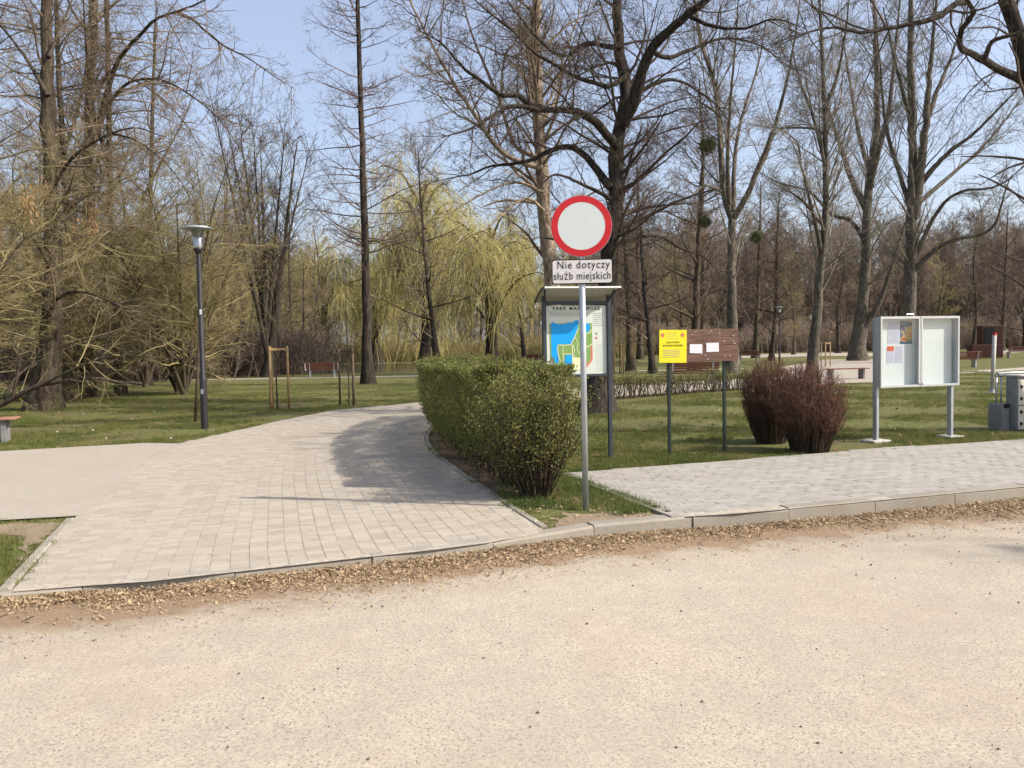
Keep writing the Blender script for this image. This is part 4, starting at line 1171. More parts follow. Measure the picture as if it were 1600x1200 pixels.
# low clipped hedge row along the distant path at right
def low_hedge():
    g = rg(113)
    line = resample(np.array([[2.6, 23.4], [4.5, 24.9], [7.0, 26.8], [9.5, 28.6]]), step=.05)
    org = np.array([line[0, 0], line[0, 1], 0]); e = empty('low_hedge', org)
    tag(e, 'low sparse hedge row edging the distant path at right', 'hedge')
    n_ = 420
    i = g.integers(0, len(line), n_); base = np.column_stack([line[i] + g.normal(0, .08, (n_, 2)), np.zeros(n_)]) - org
    L = g.uniform(.45, .75, n_)
    Pt, Rd = grow(base, norm(np.column_stack([g.normal(0, .3, (n_, 2)), np.ones(n_)])), L, np.full(n_, .012), 3, g, .1, (0, 0, .03), .4)
    S, D, L2, r = spawn(Pt, Rd, L, g, 8, .4, (25, 65), (.25, .5), .01, .005, .1)
    P2, R2 = grow(S, D, L2, r, 1, g, .1, (0, 0, .05), .5)
    link('stems', np_mesh('stems', *merge([tubes(Pt, Rd, 3), tubes(P2, R2, 3)]), M_stem), e)
    q = np.repeat(P2[:, 1], 3, 0); q = q + g.normal(0, .04, q.shape)
    V, Fq = leaf_quads(q, .045, .03, g)
    link('leaves', np_mesh('leaves', V, Fq, L_hedge), e)
low_hedge()

# ------------------------------------------------------------------ text helper
def text_mesh(s, size, mat, name, parent, loc, rot=None, sx=1.0, align='CENTER', space=1.0, bold=0.0):
    cu = bpy.data.curves.new('t', 'FONT')
    cu.body = s; cu.size = size; cu.align_x = align; cu.space_character = space; cu.extrude = 0.0006; cu.offset = bold; cu.resolution_u = 3
    ob = bpy.data.objects.new('t', cu); C.objects.link(ob)
    dg = bpy.context.evaluated_depsgraph_get()
    me = bpy.data.meshes.new_from_object(ob.evaluated_get(dg))
    bpy.data.objects.remove(ob); bpy.data.curves.remove(cu)
    me.name = name
    me.materials.clear(); me.materials.append(mat)
    o = link(name, me, parent, loc)
    o.rotation_euler = rot if rot else (math.pi / 2, 0, 0)
    o.scale = (sx, 1, 1)
    return o

def disc(mb, c, r0, r1, y0, y1, n=64):
    """ring/disc standing upright, facing -y"""
    prof = [(r0, y0), (r1, y0), (r1, y1), (r0, y1)]
    vs = []
    for r, y in prof:
        for i in range(n):
            a = 2 * math.pi * i / n
            vs.append((c[0] + r * math.cos(a), c[1] + y, c[2] + r * math.sin(a)))
    fs = []
    for l in range(4):
        m_ = (l + 1) % 4
        for i in range(n):
            j = (i + 1) % n
            fs.append((l*n+i, l*n+j, m_*n+j, m_*n+i))
    mb.add(vs, fs)

def rrect(mb, w_, h_, rad, y0, y1, cz, n=6):
    pts = []
    for cx_, cz_, a0 in ((w_/2-rad, h_/2-rad, 0), (-w_/2+rad, h_/2-rad, 90), (-w_/2+rad, -h_/2+rad, 180), (w_/2-rad, -h_/2+rad, 270)):
        for i in range(n + 1):
            a = R(a0 + 90 * i / n)
            pts.append((cx_ + rad * math.cos(a), cz_ + rad * math.sin(a)))
    k = len(pts)
    vs = [(x, y0, cz + z) for x, z in pts] + [(x, y1, cz + z) for x, z in pts]
    fs = [tuple(range(k)), tuple(range(2 * k - 1, k - 1, -1))] + [(i, k + i, k + (i + 1) % k, (i + 1) % k) for i in range(k)]
    mb.add(vs, fs)

# ------------------------------------------------------------------ round road sign
base = G(915, 797)
sg = empty('road_sign', base, R(-3)); tag(sg, 'round red-rimmed no-entry sign with text plate on a galvanised post', 'road sign')
m = MB(); m.cyl((0, 0, -.1), (0, 0, 3.0), .030, n=20); m.build('post', M_galv, sg, True)
m = MB(); m.lathe([(.0, 3.005), (.026, 3.005), (.031, 2.995), (.031, 2.975)], 16); m.build('post_cap', M_black, sg)
sg.scale = (.97, .97, .97); cz = 2.812
m = MB(); disc(m, (0, -.040, cz), .0001, .300, .004, .008); disc(m, (0, -.040, cz), .291, .300, .0035, .022); dsc = m.build('sign_disc', M_galv, sg)
m = MB(); disc(m, (0, -.040, cz), .232, .296, .0, .003); m.build('red_rim', M_red, dsc)
m = MB(); disc(m, (0, -.040, cz), .0001, .2318, .0008, .003); m.build('white_face', M_signw, dsc)
for z in (2.68, 2.94, 2.42):
    m = MB(); m.box((0, -.012, z), (.12, .040, .028), bev=.004); m.cyl((-.05, .005, z), (-.05, .03, z), .006, n=8); m.cyl((.05, .005, z), (.05, .03, z), .006, n=8); m.build('clamp', M_galv, sg)
pz = 2.369
m = MB(); rrect(m, .600, .245, .03, -.036, -.028, pz); pl = m.build('text_plate', M_black, sg)
m = MB(); rrect(m, .578, .223, .022, -.0375, -.0365, pz); m.build('plate_face', M_platew, pl)
text_mesh('Nie dotyczy', .108, M_black, 'lettering', pl, (0.012, -.0392, pz + .032), sx=.86, space=1.14)
text_mesh('służb miejskich', .108, M_black, 'lettering', pl, (0, -.0392, pz - .076), sx=.765, space=1.10)

# ------------------------------------------------------------------ park map board
pr_ = G(954, 716)
yaw = R(12)
dirx = np.array([math.cos(yaw), math.sin(yaw), 0])
W = .93
mb0 = pr_ - dirx * W / 2
ib = empty('park_map_board', mb0, yaw); tag(ib, 'park map board with curved canopy between two dark posts', 'map board')
for sx_ in (-1, 1):
    m = MB(); m.box((sx_ * W / 2, 0, 1.09), (.055, .055, 2.38), bev=.006); m.build('post', M_anth, ib)
m = MB(); m.box((0, .02, 1.67), (W - .065, .02, .95)); pan = m.build('map_panel', M_mappanel, ib)
m = MB(); m.box((0, 0, 2.18), (W - .06, .04, .05), bev=.004); m.build('top_rail', M_anth, ib)
m = MB(); m.box((0, 0, 1.175), (W - .06, .04, .035), bev=.004); m.build('bottom_rail', M_anth, ib)
# curved canopy: rises from the back edge to the front edge
def canopy():
    m = MB(); n_ = 10; vs = []; w2 = .535
    for th in (0, .012):
        for i in range(n_ + 1):
            t = i / n_
            y = .22 - .55 * t; z = 2.21 + .17 * math.sin(t * math.pi * .5) - th
            for x in (-w2, w2): vs.append((x, y, z))
    k = 2 * (n_ + 1); fs = []
    for i in range(n_):
        a = 2 * i
        fs += [(a, a + 2, a + 3, a + 1), (k + a, k + a + 1, k + a + 3, k + a + 2), (a, k + a, k + a + 2, a + 2), (a + 1, a + 3, k + a + 3, k + a + 1)]
    fs += [(0, 1, k + 1, k), (2 * n_, k + 2 * n_, k + 2 * n_ + 1, 2 * n_ + 1)]
    m.add(vs, fs)
    return m.build('canopy', M_canopy, ib)
cn = canopy()
for sx_ in (-1, 1):
    m = MB()
    pts = [(sx_ * .537, .22 - .55 * i / 10, 2.205 + .17 * math.sin(i / 10 * math.pi * .5)) for i in range(11)]
    for a, b in zip(pts[:-1], pts[1:]): m.cyl(a, b, .014, n=8)
    m.build('side_rib', M_anth, cn)
    m = MB(); m.cyl((sx_ * (W / 2 - .01), -.02, 2.2), (sx_ * (W / 2 + .03), -.18, 2.35), .014, n=8); m.build('bracket', M_anth, cn)
m = MB(); m.box((0, -.332, 2.374), (1.07, .016, .022)); m.build('front_trim', M_white, cn)
fy = .0075
def flat(name, pts, mat, parent, y):
    me = bpy.data.meshes.new(name)
    n_ = len(pts)
    vs = [(x, y, z) for x, z in pts] + [(x, y + .0006, z) for x, z in pts]
    me.from_pydata(vs, [], [tuple(range(n_)), tuple(range(2*n_-1, n_-1, -1))])
    me.materials.append(mat)
    return link(name, me, parent)
def mpt(u, v): return (-.4335 + (u - 195) / (905 - 195) * .867, 2.145 - (v - 280) / (1060 - 280) * .95)     # board artwork measured across and down
def art(name, l, mat, y): return flat(name, [mpt(*q) for q in l], mat, pan, y)
art('map_lawn', [(232, 480), (732, 480), (735, 900), (650, 1000), (500, 1020), (400, 960), (300, 940), (235, 880)], M_mapgreen, fy)
art('map_lake', [(250, 475), (280, 462), (310, 485), (400, 490), (440, 470), (500, 470), (540, 445), (580, 450), (560, 540), (520, 640), (480, 715), (330, 715), (315, 760), (335, 850), (330, 930), (300, 930), (250, 850)], M_mapblue, fy - .001)
art('map_pond', [(600, 485), (690, 482), (712, 530), (690, 575), (640, 590), (600, 560)], M_mapblue, fy - .001)
art('map_pool', [(402, 840), (492, 840), (490, 920), (460, 970), (405, 935)], M_mapblue, fy - .001)
art('map_district', [(715, 740), (735, 740), (735, 900), (655, 1000), (650, 975), (715, 890)], M_mapred, fy - .001)
art('map_garden', [(500, 870), (640, 870), (640, 1015), (500, 1015)], M_mapcream, fy - .001)
def road_line(l, wd_):
    m = MB()
    for a, b in zip(l[:-1], l[1:]):
        a, b = np.array(mpt(*a)), np.array(mpt(*b)); d = (b - a) / np.linalg.norm(b - a); q = np.array([-d[1], d[0]]) * wd_ / 2
        vs = [(x, fy - .002, z) for x, z in (a - q, b - q, b + q, a + q)]
        m.add(vs, [(0, 1, 2, 3)])
    return m.build('map_path', M_mapcream, pan)
road_line([(320, 760), (330, 722), (400, 728), (480, 722), (520, 650), (570, 540)], .010)
road_line([(320, 760), (335, 850), (350, 900), (380, 930)], .010)
road_line([(385, 725), (387, 960)], .009); road_line([(387, 828), (495, 828)], .009); road_line([(495, 730), (497, 1000)], .012)
road_line([(500, 720), (520, 780), (510, 860), (560, 880)], .009); road_line([(640, 600), (700, 590), (730, 560)], .010); road_line([(640, 1020), (645, 760), (640, 620)], .012)
road_line([(640, 760), (700, 740), (732, 715)], .010); road_line([(530, 640), (560, 700), (550, 780), (590, 850)], .008); road_line([(660, 620), (655, 700), (640, 760)], .008)
text_mesh('PARK MAZOWSZE', .062, M_black, 'lettering', pan, (0, .006, 2.085), space=1.45, sx=1.0, bold=.0012)
def lines(parent, x0, x1, z0, z1, nn, mat, y, seed, hgt=.006, name='print_line'):
    g = rg(seed); m = MB()
    for i in range(nn):
        z = z0 + (z1 - z0) * i / max(1, nn - 1); x = x0
        xe = x1 - (x1 - x0) * g.uniform(0, .25)
        while x < xe:
            wl = g.uniform(.012, .045) * (x1 - x0) / .3
            m.add([(x, y, z), (min(x + wl, xe), y, z), (min(x + wl, xe), y, z + hgt), (x, y, z + hgt)], [(0, 1, 2, 3)])
            x += wl + .006
    return tag(m.build(name, mat, parent), kind='stuff')
lines(pan, -.38, .20, 2.055, 2.00, 4, M_grey, .0085, 1)
lines(pan, .24, .41, 2.03, 1.86, 7, M_grey, .0085, 2, .009)
lines(pan, .27, .39, 1.60, 1.24, 14, M_grey, .0085, 3, .005)
flat('map_symbol', [(.27, 1.74), (.30, 1.74), (.30, 1.77), (.27, 1.77)], M_mapgreen, pan, .008)
flat('map_symbol', [(.27, 1.68), (.30, 1.68), (.30, 1.71), (.27, 1.71)], M_mapred, pan, .008)

# ------------------------------------------------------------------ yellow/brown notice board on two posts
p1, p2 = G(1047, 711), G(1133, 708)
yw = math.atan2(p2[1] - p1[1], p2[0] - p1[0])
nb = empty('notice_board', (p1 + p2) / 2, yw); tag(nb, 'weathered red-brown plank notice board with yellow sign on green posts', 'notice board')
hw = np.linalg.norm(p2 - p1) / 2
for sx_ in (-1, 1):
    m = MB(); m.box((sx_ * hw, .02, .78), (.042, .042, 1.62), bev=.004); m.build('post', M_green, nb)
off = .02
for i in range(4):
    m = MB(); m.box((off, -.025 + .002 * (i % 2), 1.385 + .1165 * i), (1.17, .022, .1125), bev=.003); m.build('plank', M_board, nb)
for sx_ in (-1, 1):
    m = MB(); m.box((off + sx_ * .5, .0, 1.56), (.05, .026, .44)); m.build('batten', M_board, nb)
m = MB(); m.box((off - .385, -.042, 1.555), (.40, .006, .465), m=Matrix.Rotation(R(1.2), 3, 'Y')); ysg = m.build('yellow_sign', M_yellow, nb)
ysg['label'] = 'bright yellow regulation sign with dark print'
yy = -.0462
text_mesh('ZAKAZ POLOWU', .034, M_black, 'lettering', ysg, (off - .385, yy, 1.60), sx=.72)
text_mesh('BEZ WAŻNEGO ZEZWOLENIA', .034, M_black, 'lettering', ysg, (off - .385, yy, 1.555), sx=.62)
lines(ysg, off - .53, off - .23, 1.50, 1.40, 5, M_grey, yy, 5, .008)
lines(ysg, off - .47, off - .30, 1.74, 1.66, 3, M_grey, yy, 6, .006)
for x in (-.15, .14):
    m = MB(); disc(m, (off - .385 + x, yy, 1.715), .006, .028, 0, .0006, 20); m.build('emblem', M_mapred, ysg)
for x, z, rt in ((-.045, 1.515, 1.5), (.20, 1.53, -1)):
    m = MB(); m.box((off + x, -.0385, z), (.185, .0014, .13), m=Matrix.Rotation(R(rt), 3, 'Y')); m.build('paper_sheet', M_paper, nb)
g = rg(7)
m = MB()
for i in range(24):
    x, z, s_ = g.uniform(-.13, .57), g.uniform(1.36, 1.77), g.uniform(.003, .010)
    m.add([(off + x + s_ * math.cos(a), -.0385, z + s_ * g.uniform(.5, 1.2) * math.sin(a)) for a in (0, 1.1, 2.2, 3.3, 4.3, 5.3)], [tuple(range(6))])
tag(m.build('paper_scraps', M_paper, nb), kind='stuff')

# ------------------------------------------------------------------ white display case
q1, q2 = G(1370, 691), G(1487, 684)
yw = math.atan2(q2[1] - q1[1], q2[0] - q1[0])
hw = np.linalg.norm(q2 - q1) / 2
dc = empty('display_case', (q1 + q2) / 2, yw); tag(dc, 'white two-door glazed display case on grey posts with concrete feet', 'display case')
for sx_ in (-1, 1):
    m = MB(); m.box((sx_ * (hw - .005), .03, .92), (.05, .09, 2.0), bev=.005); m.build('post', M_galv, dc)
    m = MB(); m.box((sx_ * (hw - .005), .03, .012), (.36 - .06 * (sx_ > 0), .30, .05), bev=.012, rz=.1); m.build('concrete_foot', M_conc, dc)
z0, z1 = .86, 1.935
zc, hh = (z0 + z1) / 2, z1 - z0
w2 = hw + .03
m = MB(); m.box((0, .10 - .105, zc), (2 * w2 - .01, .012, hh - .01)); bkp = m.build('back_panel', M_back, dc)
yf, yb = -.100, -.005
m = MB()
for z in (z0, z1): m.box((0, (yf + yb) / 2, z), (2 * w2, yb - yf, .022))
for x in (-w2 + .011, w2 - .011): m.box((x, (yf + yb) / 2, zc), (.022, yb - yf, hh - .024))
m.box((.0, (yf + yb) / 2, zc), (.016, yb - yf, hh - .024))
m.build('case_frame', M_alu, dc)
for sx_ in (-1, 1):
    m = MB(); x0_, x1_ = (sx_ * .010, sx_ * (w2 - .001)); xa, xb = min(x0_, x1_), max(x0_, x1_)
    m.box(((xa + xb) / 2, yf - .011, z1 - .008), (xb - xa, .018, .034)); m.box(((xa + xb) / 2, yf - .011, z0 + .008), (xb - xa, .018, .034))
    m.box((xa + .014, yf - .011, zc), (.028, .017, hh - .05)); m.box((xb - .014, yf - .011, zc), (.028, .017, hh - .05))
    dr = m.build('door_frame', M_alu, dc)
    m = MB(); m.box(((xa + xb) / 2, yf - .010, zc), (xb - xa - .054, .004, hh - .054)); m.build('pane', M_glass, dr)
    m = MB(); m.cyl((sx_ * .03, yf - .024, z0 + .03), (sx_ * .03, yf - .018, z0 + .03), .012, n=12); m.build('lock', M_black, dr)
py = -.0135
def sheetp(name, x, z, w_, h_, mat, rt=0.0, y=py):
    m = MB(); m.box((x, y, z), (w_, .0015, h_), m=Matrix.Rotation(R(rt), 3, 'Y')); return m.build(name, mat, dc)
s1 = sheetp('typed_notice', -.42, 1.70, .215, .34, M_paperp); lines(s1, -.51, -.33, 1.84, 1.56, 16, M_grey, py - .0012, 11, .005)
# poster: plain blotches of blue, orange and yellow
mpst, tpst, bpst = new_mat('poster_print', 0.35, 0.5)
vv = coord(tpst)
cpst = ramp(tpst, noise(tpst, vv, 9, 3), [(0.36, (0.012, 0.03, 0.07)), (0.47, (0.03, 0.13, 0.28)), (0.53, (0.62, 0.40, 0.10)), (0.60, (0.62, 0.15, 0.03)), (0.72, (0.08, 0.03, 0.02))])
tpst.links.new(cpst, bpst.inputs['Base Color'])
s2 = sheetp('poster', -.185, 1.70, .225, .36, mpst)
sheetp('orange_notice', -.475, 1.45, .13, .075, M_orange, y=py - .0006)
s3 = sheetp('lilac_notice', -.47, 1.32, .15, .185, M_paperp); lines(s3, -.535, -.415, 1.39, 1.25, 8, M_grey, py - .0012, 12, .004)
s4 = sheetp('small_notice', -.31, 1.36, .13, .26, M_paperp, 1.0, y=py - .0004); lines(s4, -.36, -.26, 1.46, 1.27, 10, M_grey, py - .0020, 13, .004)
m = MB(); m.cyl((-.16, 0, z1), (-.16, 0, z1 + .05), .005, n=6); m.cyl((-.16, 0, z1 + .05), (-.03, 0, z1 + .05), .005, n=6); m.cyl((-.03, 0, z1 + .05), (-.03, 0, z1), .005, n=6); m.build('lifting_loop', M_alu, dc)

# ------------------------------------------------------------------ lamp posts
def lamp(loc, h=4.25):
    e = empty('lamp_post', loc)
    m = MB(); m.lathe([(.072, -.1), (.072, 1.0), (.068, 1.06), (.052, 1.10), (.050, h - .62), (.046, h - .60)], 18); m.build('pole', M_pole, e, True)
    m = MB(); m.lathe([(.0, h - .62), (.055, h - .62), (.075, h - .56), (.095, h - .53), (.095, h - .505), (.0, h - .505)], 20); m.build('collar', M_pole, e, True)
    m = MB(); m.lathe([(.098, h - .505), (.125, h - .12), (.120, h - .12), (.094, h - .503)], 24); m.build('glass_cylinder', M_lampg, e, True)
    m = MB(); m.lathe([(.0, h - .50), (.088, h - .50), (.098, h - .36), (.045, h - .35), (.03, h - .33), (.034, h - .20), (.0, h - .17)], 16); m.build('lamp_insert', M_galv, e, True)
    m = MB(); m.lathe([(.0, h - .115), (.15, h - .118), (.31, h - .11), (.315, h - .10), (.22, h - .06), (.06, h - .035), (.0, h - .03)], 32); m.build('cap', M_galv, e, True)
    return e
lp = lamp(G(320, 670)); tag(lp, 'dark lamp post with flat disc cap and glass on the left lawn', 'lamp post', 'park lamp posts')
m = MB(); m.box((0.03, -.0735, 2.43), (.045, .002, .10)); m.build('sticker', M_paper, lp)
m = MB(); m.box((0, -.0735, .78), (.055, .004, .10)); m.build('access_hatch', M_galv, lp)
for u, D, lb in ((1218, 62, 'small distant lamp post right of the notice board'), (1091, 72, 'small distant lamp post above the notice board')):
    c = copy_tree(lp); c.location = at(u, D); c['label'] = lb
    for ch in list(c.children):
        if ch.name.startswith('sticker'): bpy.data.objects.remove(ch)
# leaning stake beside the lamp
sb = G(305, 660)
stk = empty('leaning_stake', sb); m = MB(); m.cyl((0, 0, -.05), (.16, .1, 2.35), .038, .032, n=8); m.build('pole', M_stakeb, stk, True)
m = MB(); m.cyl((.155, .097, 2.30), (.162, .102, 2.40), .036, .028, n=8); m.build('tip', M_stakeb, stk)
tag(stk, 'dark wooden stake leaning beside the lamp post', 'stake')

# ------------------------------------------------------------------ staked saplings
def staked(loc, label, hs, dark, seed, wdt):
    e = empty('staked_sapling', loc, seed); g = rg(seed)
    mt = M_stakeb if dark else M_stake
    pts = [(wdt * math.cos(a), wdt * math.sin(a)) for a in (R(200), R(320), R(80))]
    for x, y in pts:
        m = MB(); m.cyl((x, y, -.05), (x * .97, y * .97, hs), .034, .032, n=9); m.build('stake', mt, e, True)
    for z in (hs - .08, hs - .22):
        for a, b in ((0, 1), (1, 2), (2, 0)):
            A, B = Vector((*pts[a], z)), Vector((*pts[b], z)); q = (B - A).to_track_quat('X', 'Z').to_matrix()
            if z > hs - .1:
                m = MB(); m.box((A + B) / 2, ((B - A).length + .08, .02, .06), m=q); m.build('cross_rail', mt, e)
    sk = [(np.array([(0, 0, 0), (.02, .02, hs), (0.03, 0, hs * 1.6), (0, 0, hs * 2.2)]), .025, .008)]
    mm = make_tree_meshes(sk, g, [dict(dens=5, t0=.45, ang=(25, 55), lf=(.1, .25), k=3, m=3, jit=.1, trop=(0, 0, .08), rf=.008, rmin=.006), dict(dens=5, t0=.2, ang=(25, 55), lf=(.3, .6), k=1, m=3, rf=.006, rmin=.005)], B_brown, T_olive, 'sapling')
    link('trunk', mm[0], e); link('crown', mm[1], e)
    tag(e, label, 'sapling', 'young staked trees')
staked(G(434, 641), 'young tree held by three pale wooden stakes near the path', 1.72, False, 3, .30)
staked(G(546, 633), 'young tree with darker stakes beside the path, left of the hedge', 1.62, True, 4, .26)
staked(at(1290, 50), 'distant staked sapling by the plaza behind the dark red bushes', 1.5, False, 5, .3)
staked(at(968, 44), 'distant staked sapling just right of the map board', 1.6, False, 6, .3)

# ------------------------------------------------------------------ benches
def bench(loc, rz, label, mat, back=True, ln=1.8, arm=True):
    e = empty('park_bench', loc, rz)
    for i in range(5):
        m = MB(); m.box((0, -.02 + .098 * i - .2, .44), (ln, .082, .035), bev=.006); m.build('seat_slat', mat, e)
    if back:
        for i in range(4):
            m = MB(); m.box((0, .27 + .035 * i, .53 + .095 * i), (ln, .03, .082), bev=.006, m=Matrix.Rotation(R(-18), 3, 'X')); m.build('back_slat', mat, e)
    for sx_ in (-1, 1):
        m = MB(); m.box((sx_ * ln * .38, -.0, .20), (.09, .36, .44), bev=.01); m.build('leg', M_cabg if not back else M_galv, e)
        if back:
            m = MB(); m.box((sx_ * ln * .38, .325, .62), (.05, .03, .46), m=Matrix.Rotation(R(-18), 3, 'X')); m.build('back_support', M_galv, e)
            if arm:
                m = MB(); m.box((sx_ * (ln / 2 + .025), .34, .64), (.03, .05, .42), m=Matrix.Rotation(R(-18), 3, 'X')); m.box((sx_ * (ln / 2 + .025), .0, .47), (.03, .5, .04)); m.build('end_frame', M_white, e)
    tag(e, label, 'bench', 'park benches')
    return e
bench(G(-58, 694), R(20), 'wooden slatted bench end at the left picture edge', M_bench2, back=False)
bench(at(503, 47.5), R(188), 'lone brown bench facing the pond beyond the left lawn', M_bench)
bench(at(1080, 31.5), R(178), 'red-brown bench glimpsed below the plank notice board', M_bench, arm=False, ln=2.0)
bench(at(1503, 44), R(185), 'brown bench just right of the display case', M_bench, arm=False)
bench(at(1322, 33), R(10), 'low backless bench on the lawn left of the display case', M_bench, back=False)
for u, D, lb in ((1170, 68, 'small far bench at the plaza above the narrower dark bush'), (830, 74, 'small far bench beyond the pond left of the map board'), (1590, 62, 'far bench at the right edge above the barrier')):
    bench(at(u, D), R(180), lb, M_bench, arm=False)

M_darkred = wood('dark_red_timber', (0.045, 0.018, 0.014), (0.09, 0.038, 0.03))
# dark red wooden play block in the distance
pb = empty('timber_structure', at(1543, 62), R(-8)); tag(pb, 'dark red-brown timber block structure on the far lawn', 'structure')
m = MB(); m.box((-.2, 0, .55), (2.2, 1.0, 1.0), bev=.03); m.build('base_block', M_darkred, pb)
m = MB(); m.box((.15, 0, 1.75), (1.5, .9, 1.45), bev=.03); m.build('tower_block', M_darkred, pb)
m = MB(); m.box((-.05, -.462, 1.7), (.7, .03, 1.2)); m.build('opening_shade_panel', M_black, pb)  # flat black panel: the shade inside an opening put into colour

M_postw = simple('dull_white_paint', (0.42, 0.40, 0.37), .6, .3, .12, 5)
# white leaning pole
pw = G(1550, 614)
wp = empty('barrier_pole', pw); m = MB(); m.cyl((0, 0, 0), (.06, 0, 1.66), .055, .055, n=14); m.build('pole', M_postw, wp, True)
m = MB(); m.cyl((.06, 0, 1.66), (.0625, 0, 1.72), .062, .058, n=14); m.build('red_cap', M_red, wp)
m = MB(); m.lathe([(0, .0), (.16, 0), (.16, .02), (.07, .03), (.07, .10), (0, .10)], 14); m.build('foot', M_galv, wp)
tag(wp, 'slim white post with red cap near the right edge', 'post')

# utility cabinet at the right edge with pipe frame
cb = G(1586, 674)
ck = G(1589, 673); ub = empty('utility_cabinet', ck + np.array([.31 * math.cos(R(14)) - .12 * math.sin(R(14)), .31 * math.sin(R(14)) + .12 * math.cos(R(14)), 0]), R(14)); tag(ub, 'cream utility cabinet with grey side at the right edge', 'cabinet')
m = MB(); m.box((0, 0, .46), (.62, .24, .92), bev=.008); bd = m.build('body', M_cabg, ub)
for i, (z, h_) in enumerate(((.22, .40), (.65, .42))):
    m = MB(); m.box((.0, -.132, z), (.60, .022, h_), bev=.005); dr = m.build('door', M_cab, ub)
    for dz in (-.1, .1):
        m = MB(); m.cyl((-.26, -.15, z + dz - .03), (-.26, -.15, z + dz + .03), .012, n=8); m.box((-.24, -.146, z + dz), (.05, .006, .03)); m.build('hinge', M_black, dr)
m = MB(); m.box((0, 0, .935), (.66, .30, .03), bev=.008); m.build('lid', M_conc, ub)
pf = empty('pipe_gate', G(1567, 672) + np.array([.0, .12, 0]), R(14)); tag(pf, 'grey metal box with pipe uprights left of the utility cabinet', 'gate')
m = MB(); m.box((0, 0, .22), (.17, .30, .46), bev=.008); m.build('base_box', M_cabg, pf)
for x in (-.055, .045):
    m = MB(); m.cyl((x, 0, .45), (x, 0, .93), .016, n=10); m.build('upright', M_galv, pf, True)
m = MB(); m.cyl((-.08, 0, .93), (.10, 0, .93), .022, n=10); m.box((.02, 0, .95), (.12, .07, .05), bev=.01); m.build('latch_head', M_cabg, pf)
m = MB(); m.box((.0, -.16, .42), (.1, .04, .07), bev=.008); m.build('padlock', M_black, pf)
m = MB(); m.cyl((-.02, .02, .97), (1.2, .32, .97), .02, n=10); m.build('barrier_bar', M_white, pf, True)

# ------------------------------------------------------------------ ground litter, pebbles, grass
def flakes(name, label, pos, size, mat, g, tilt=.35):
    n_ = len(pos)
    a = g.uniform(0, 6.28, n_); d = np.column_stack([np.cos(a), np.sin(a), g.normal(0, tilt, n_)]); d = norm(d)
    s = np.column_stack([-np.sin(a), np.cos(a), g.normal(0, tilt, n_)]); s = norm(s)
    ln = size * (.45 + 1.9 * g.random((n_, 1)) ** 3); wd_ = ln * g.uniform(.22, .6, (n_, 1))
    V = np.stack([pos - d * ln, pos + s * wd_ + (0, 0, .004), pos + d * ln + (0, 0, .003), pos - s * wd_], 1).reshape(-1, 3)
    o = link(name, np_mesh(name, V, np.arange(4 * n_).reshape(-1, 4), mat)); tag(o, label, 'litter', kind='stuff')
g = rg(201)
n_ = 72000
x = g.uniform(-5.5, 9.5, n_); t = np.abs(g.normal(0, .195, n_)) * (1 + .35 * np.sin(x * 1.1 + 2) + .22 * np.sin(x * 4.3) + .15 * np.sin(x * 9.7 + 1)) ; t = np.where(g.random(n_) < .05, g.uniform(0, 1.0, n_), t)
z = -drop(x) - .01 * np.minimum(t, 3) + g.random(n_) * .03 * np.exp(-t * 4) + .004
flakes('leaf_litter', 'dry tan wood chips and leaf scraps drifted along the kerb', np.column_stack([x, kerb_y(x) - .01 - t, z]), .0100, M_chip, g, .5)
n_ = 36000
x = g.uniform(-5.5, 9.5, n_); t = np.abs(g.normal(0, .27, n_)) * (1 + .3 * np.sin(x * 1.1 + 2))
flakes('leaf_crumbs', 'fine brown crumbs of leaf and bark fringing the litter strip', np.column_stack([x, kerb_y(x) - .01 - t, -drop(x) - .01 * np.minimum(t, 3) + .004]), .0052, M_chip, g, .3)
n_ = 70
x = g.uniform(-5, 8, n_); t = np.abs(g.normal(0, .2, n_)); st = np.column_stack([x, kerb_y(x) - .03 - t, -drop(x) + .012])
a_ = g.uniform(0, 6.28, n_)
Ps, Rs = grow(st, norm(np.column_stack([np.cos(a_), np.sin(a_), g.normal(.05, .08, n_)])), g.uniform(.05, .2, n_), np.full(n_, .004), 3, g, .12, (0, 0, 0), .5)
tag(link('fallen_twigs', np_mesh('fallen_twigs', *tubes(Ps, Rs, 4), M_stem)), 'small dark fallen twigs lying in the kerb litter', 'twigs', kind='stuff')
n_ = 2200
pp = np.column_stack([g.uniform(-2.5, 1.4, n_), g.uniform(7.0, 19, n_)]); pp = pp[inside(pp, hedge_soil)]
flakes('dead_leaves', 'dead brown leaves on the soil under the hedge', np.column_stack([pp, np.full(len(pp), .012)]), .026, M_leaflit, g)
n_ = 9000
pp = np.column_stack([g.uniform(-14, 14, n_), 8 + 20 * g.random(n_) ** 1.4])
bad = inside(pp, PATH_POLY) | inside(pp, SAND_POLY) | inside(pp, WALK_POLY) | (pp[:, 1] < kerb_y(pp[:, 0]) + .2)
pp = pp[~bad]
flakes('fallen_leaves', 'scattered dead leaves on the lawn', np.column_stack([pp, np.full(len(pp), .02)]), .028, M_leaflit, g)
n_ = 1500
pp = np.column_stack([g.uniform(-.2, 2.2, n_), g.uniform(6.6, 9.5, n_)]); pp = pp[~(inside(pp, PATH_POLY) | inside(pp, WALK_POLY)) & (pp[:, 1] > kerb_y(pp[:, 0]) + .17)]
flakes('verge_leaves', 'dry leaf scraps on the grass verge around the sign post', np.column_stack([pp, np.full(len(pp), .018)]), .016, M_chip, g)
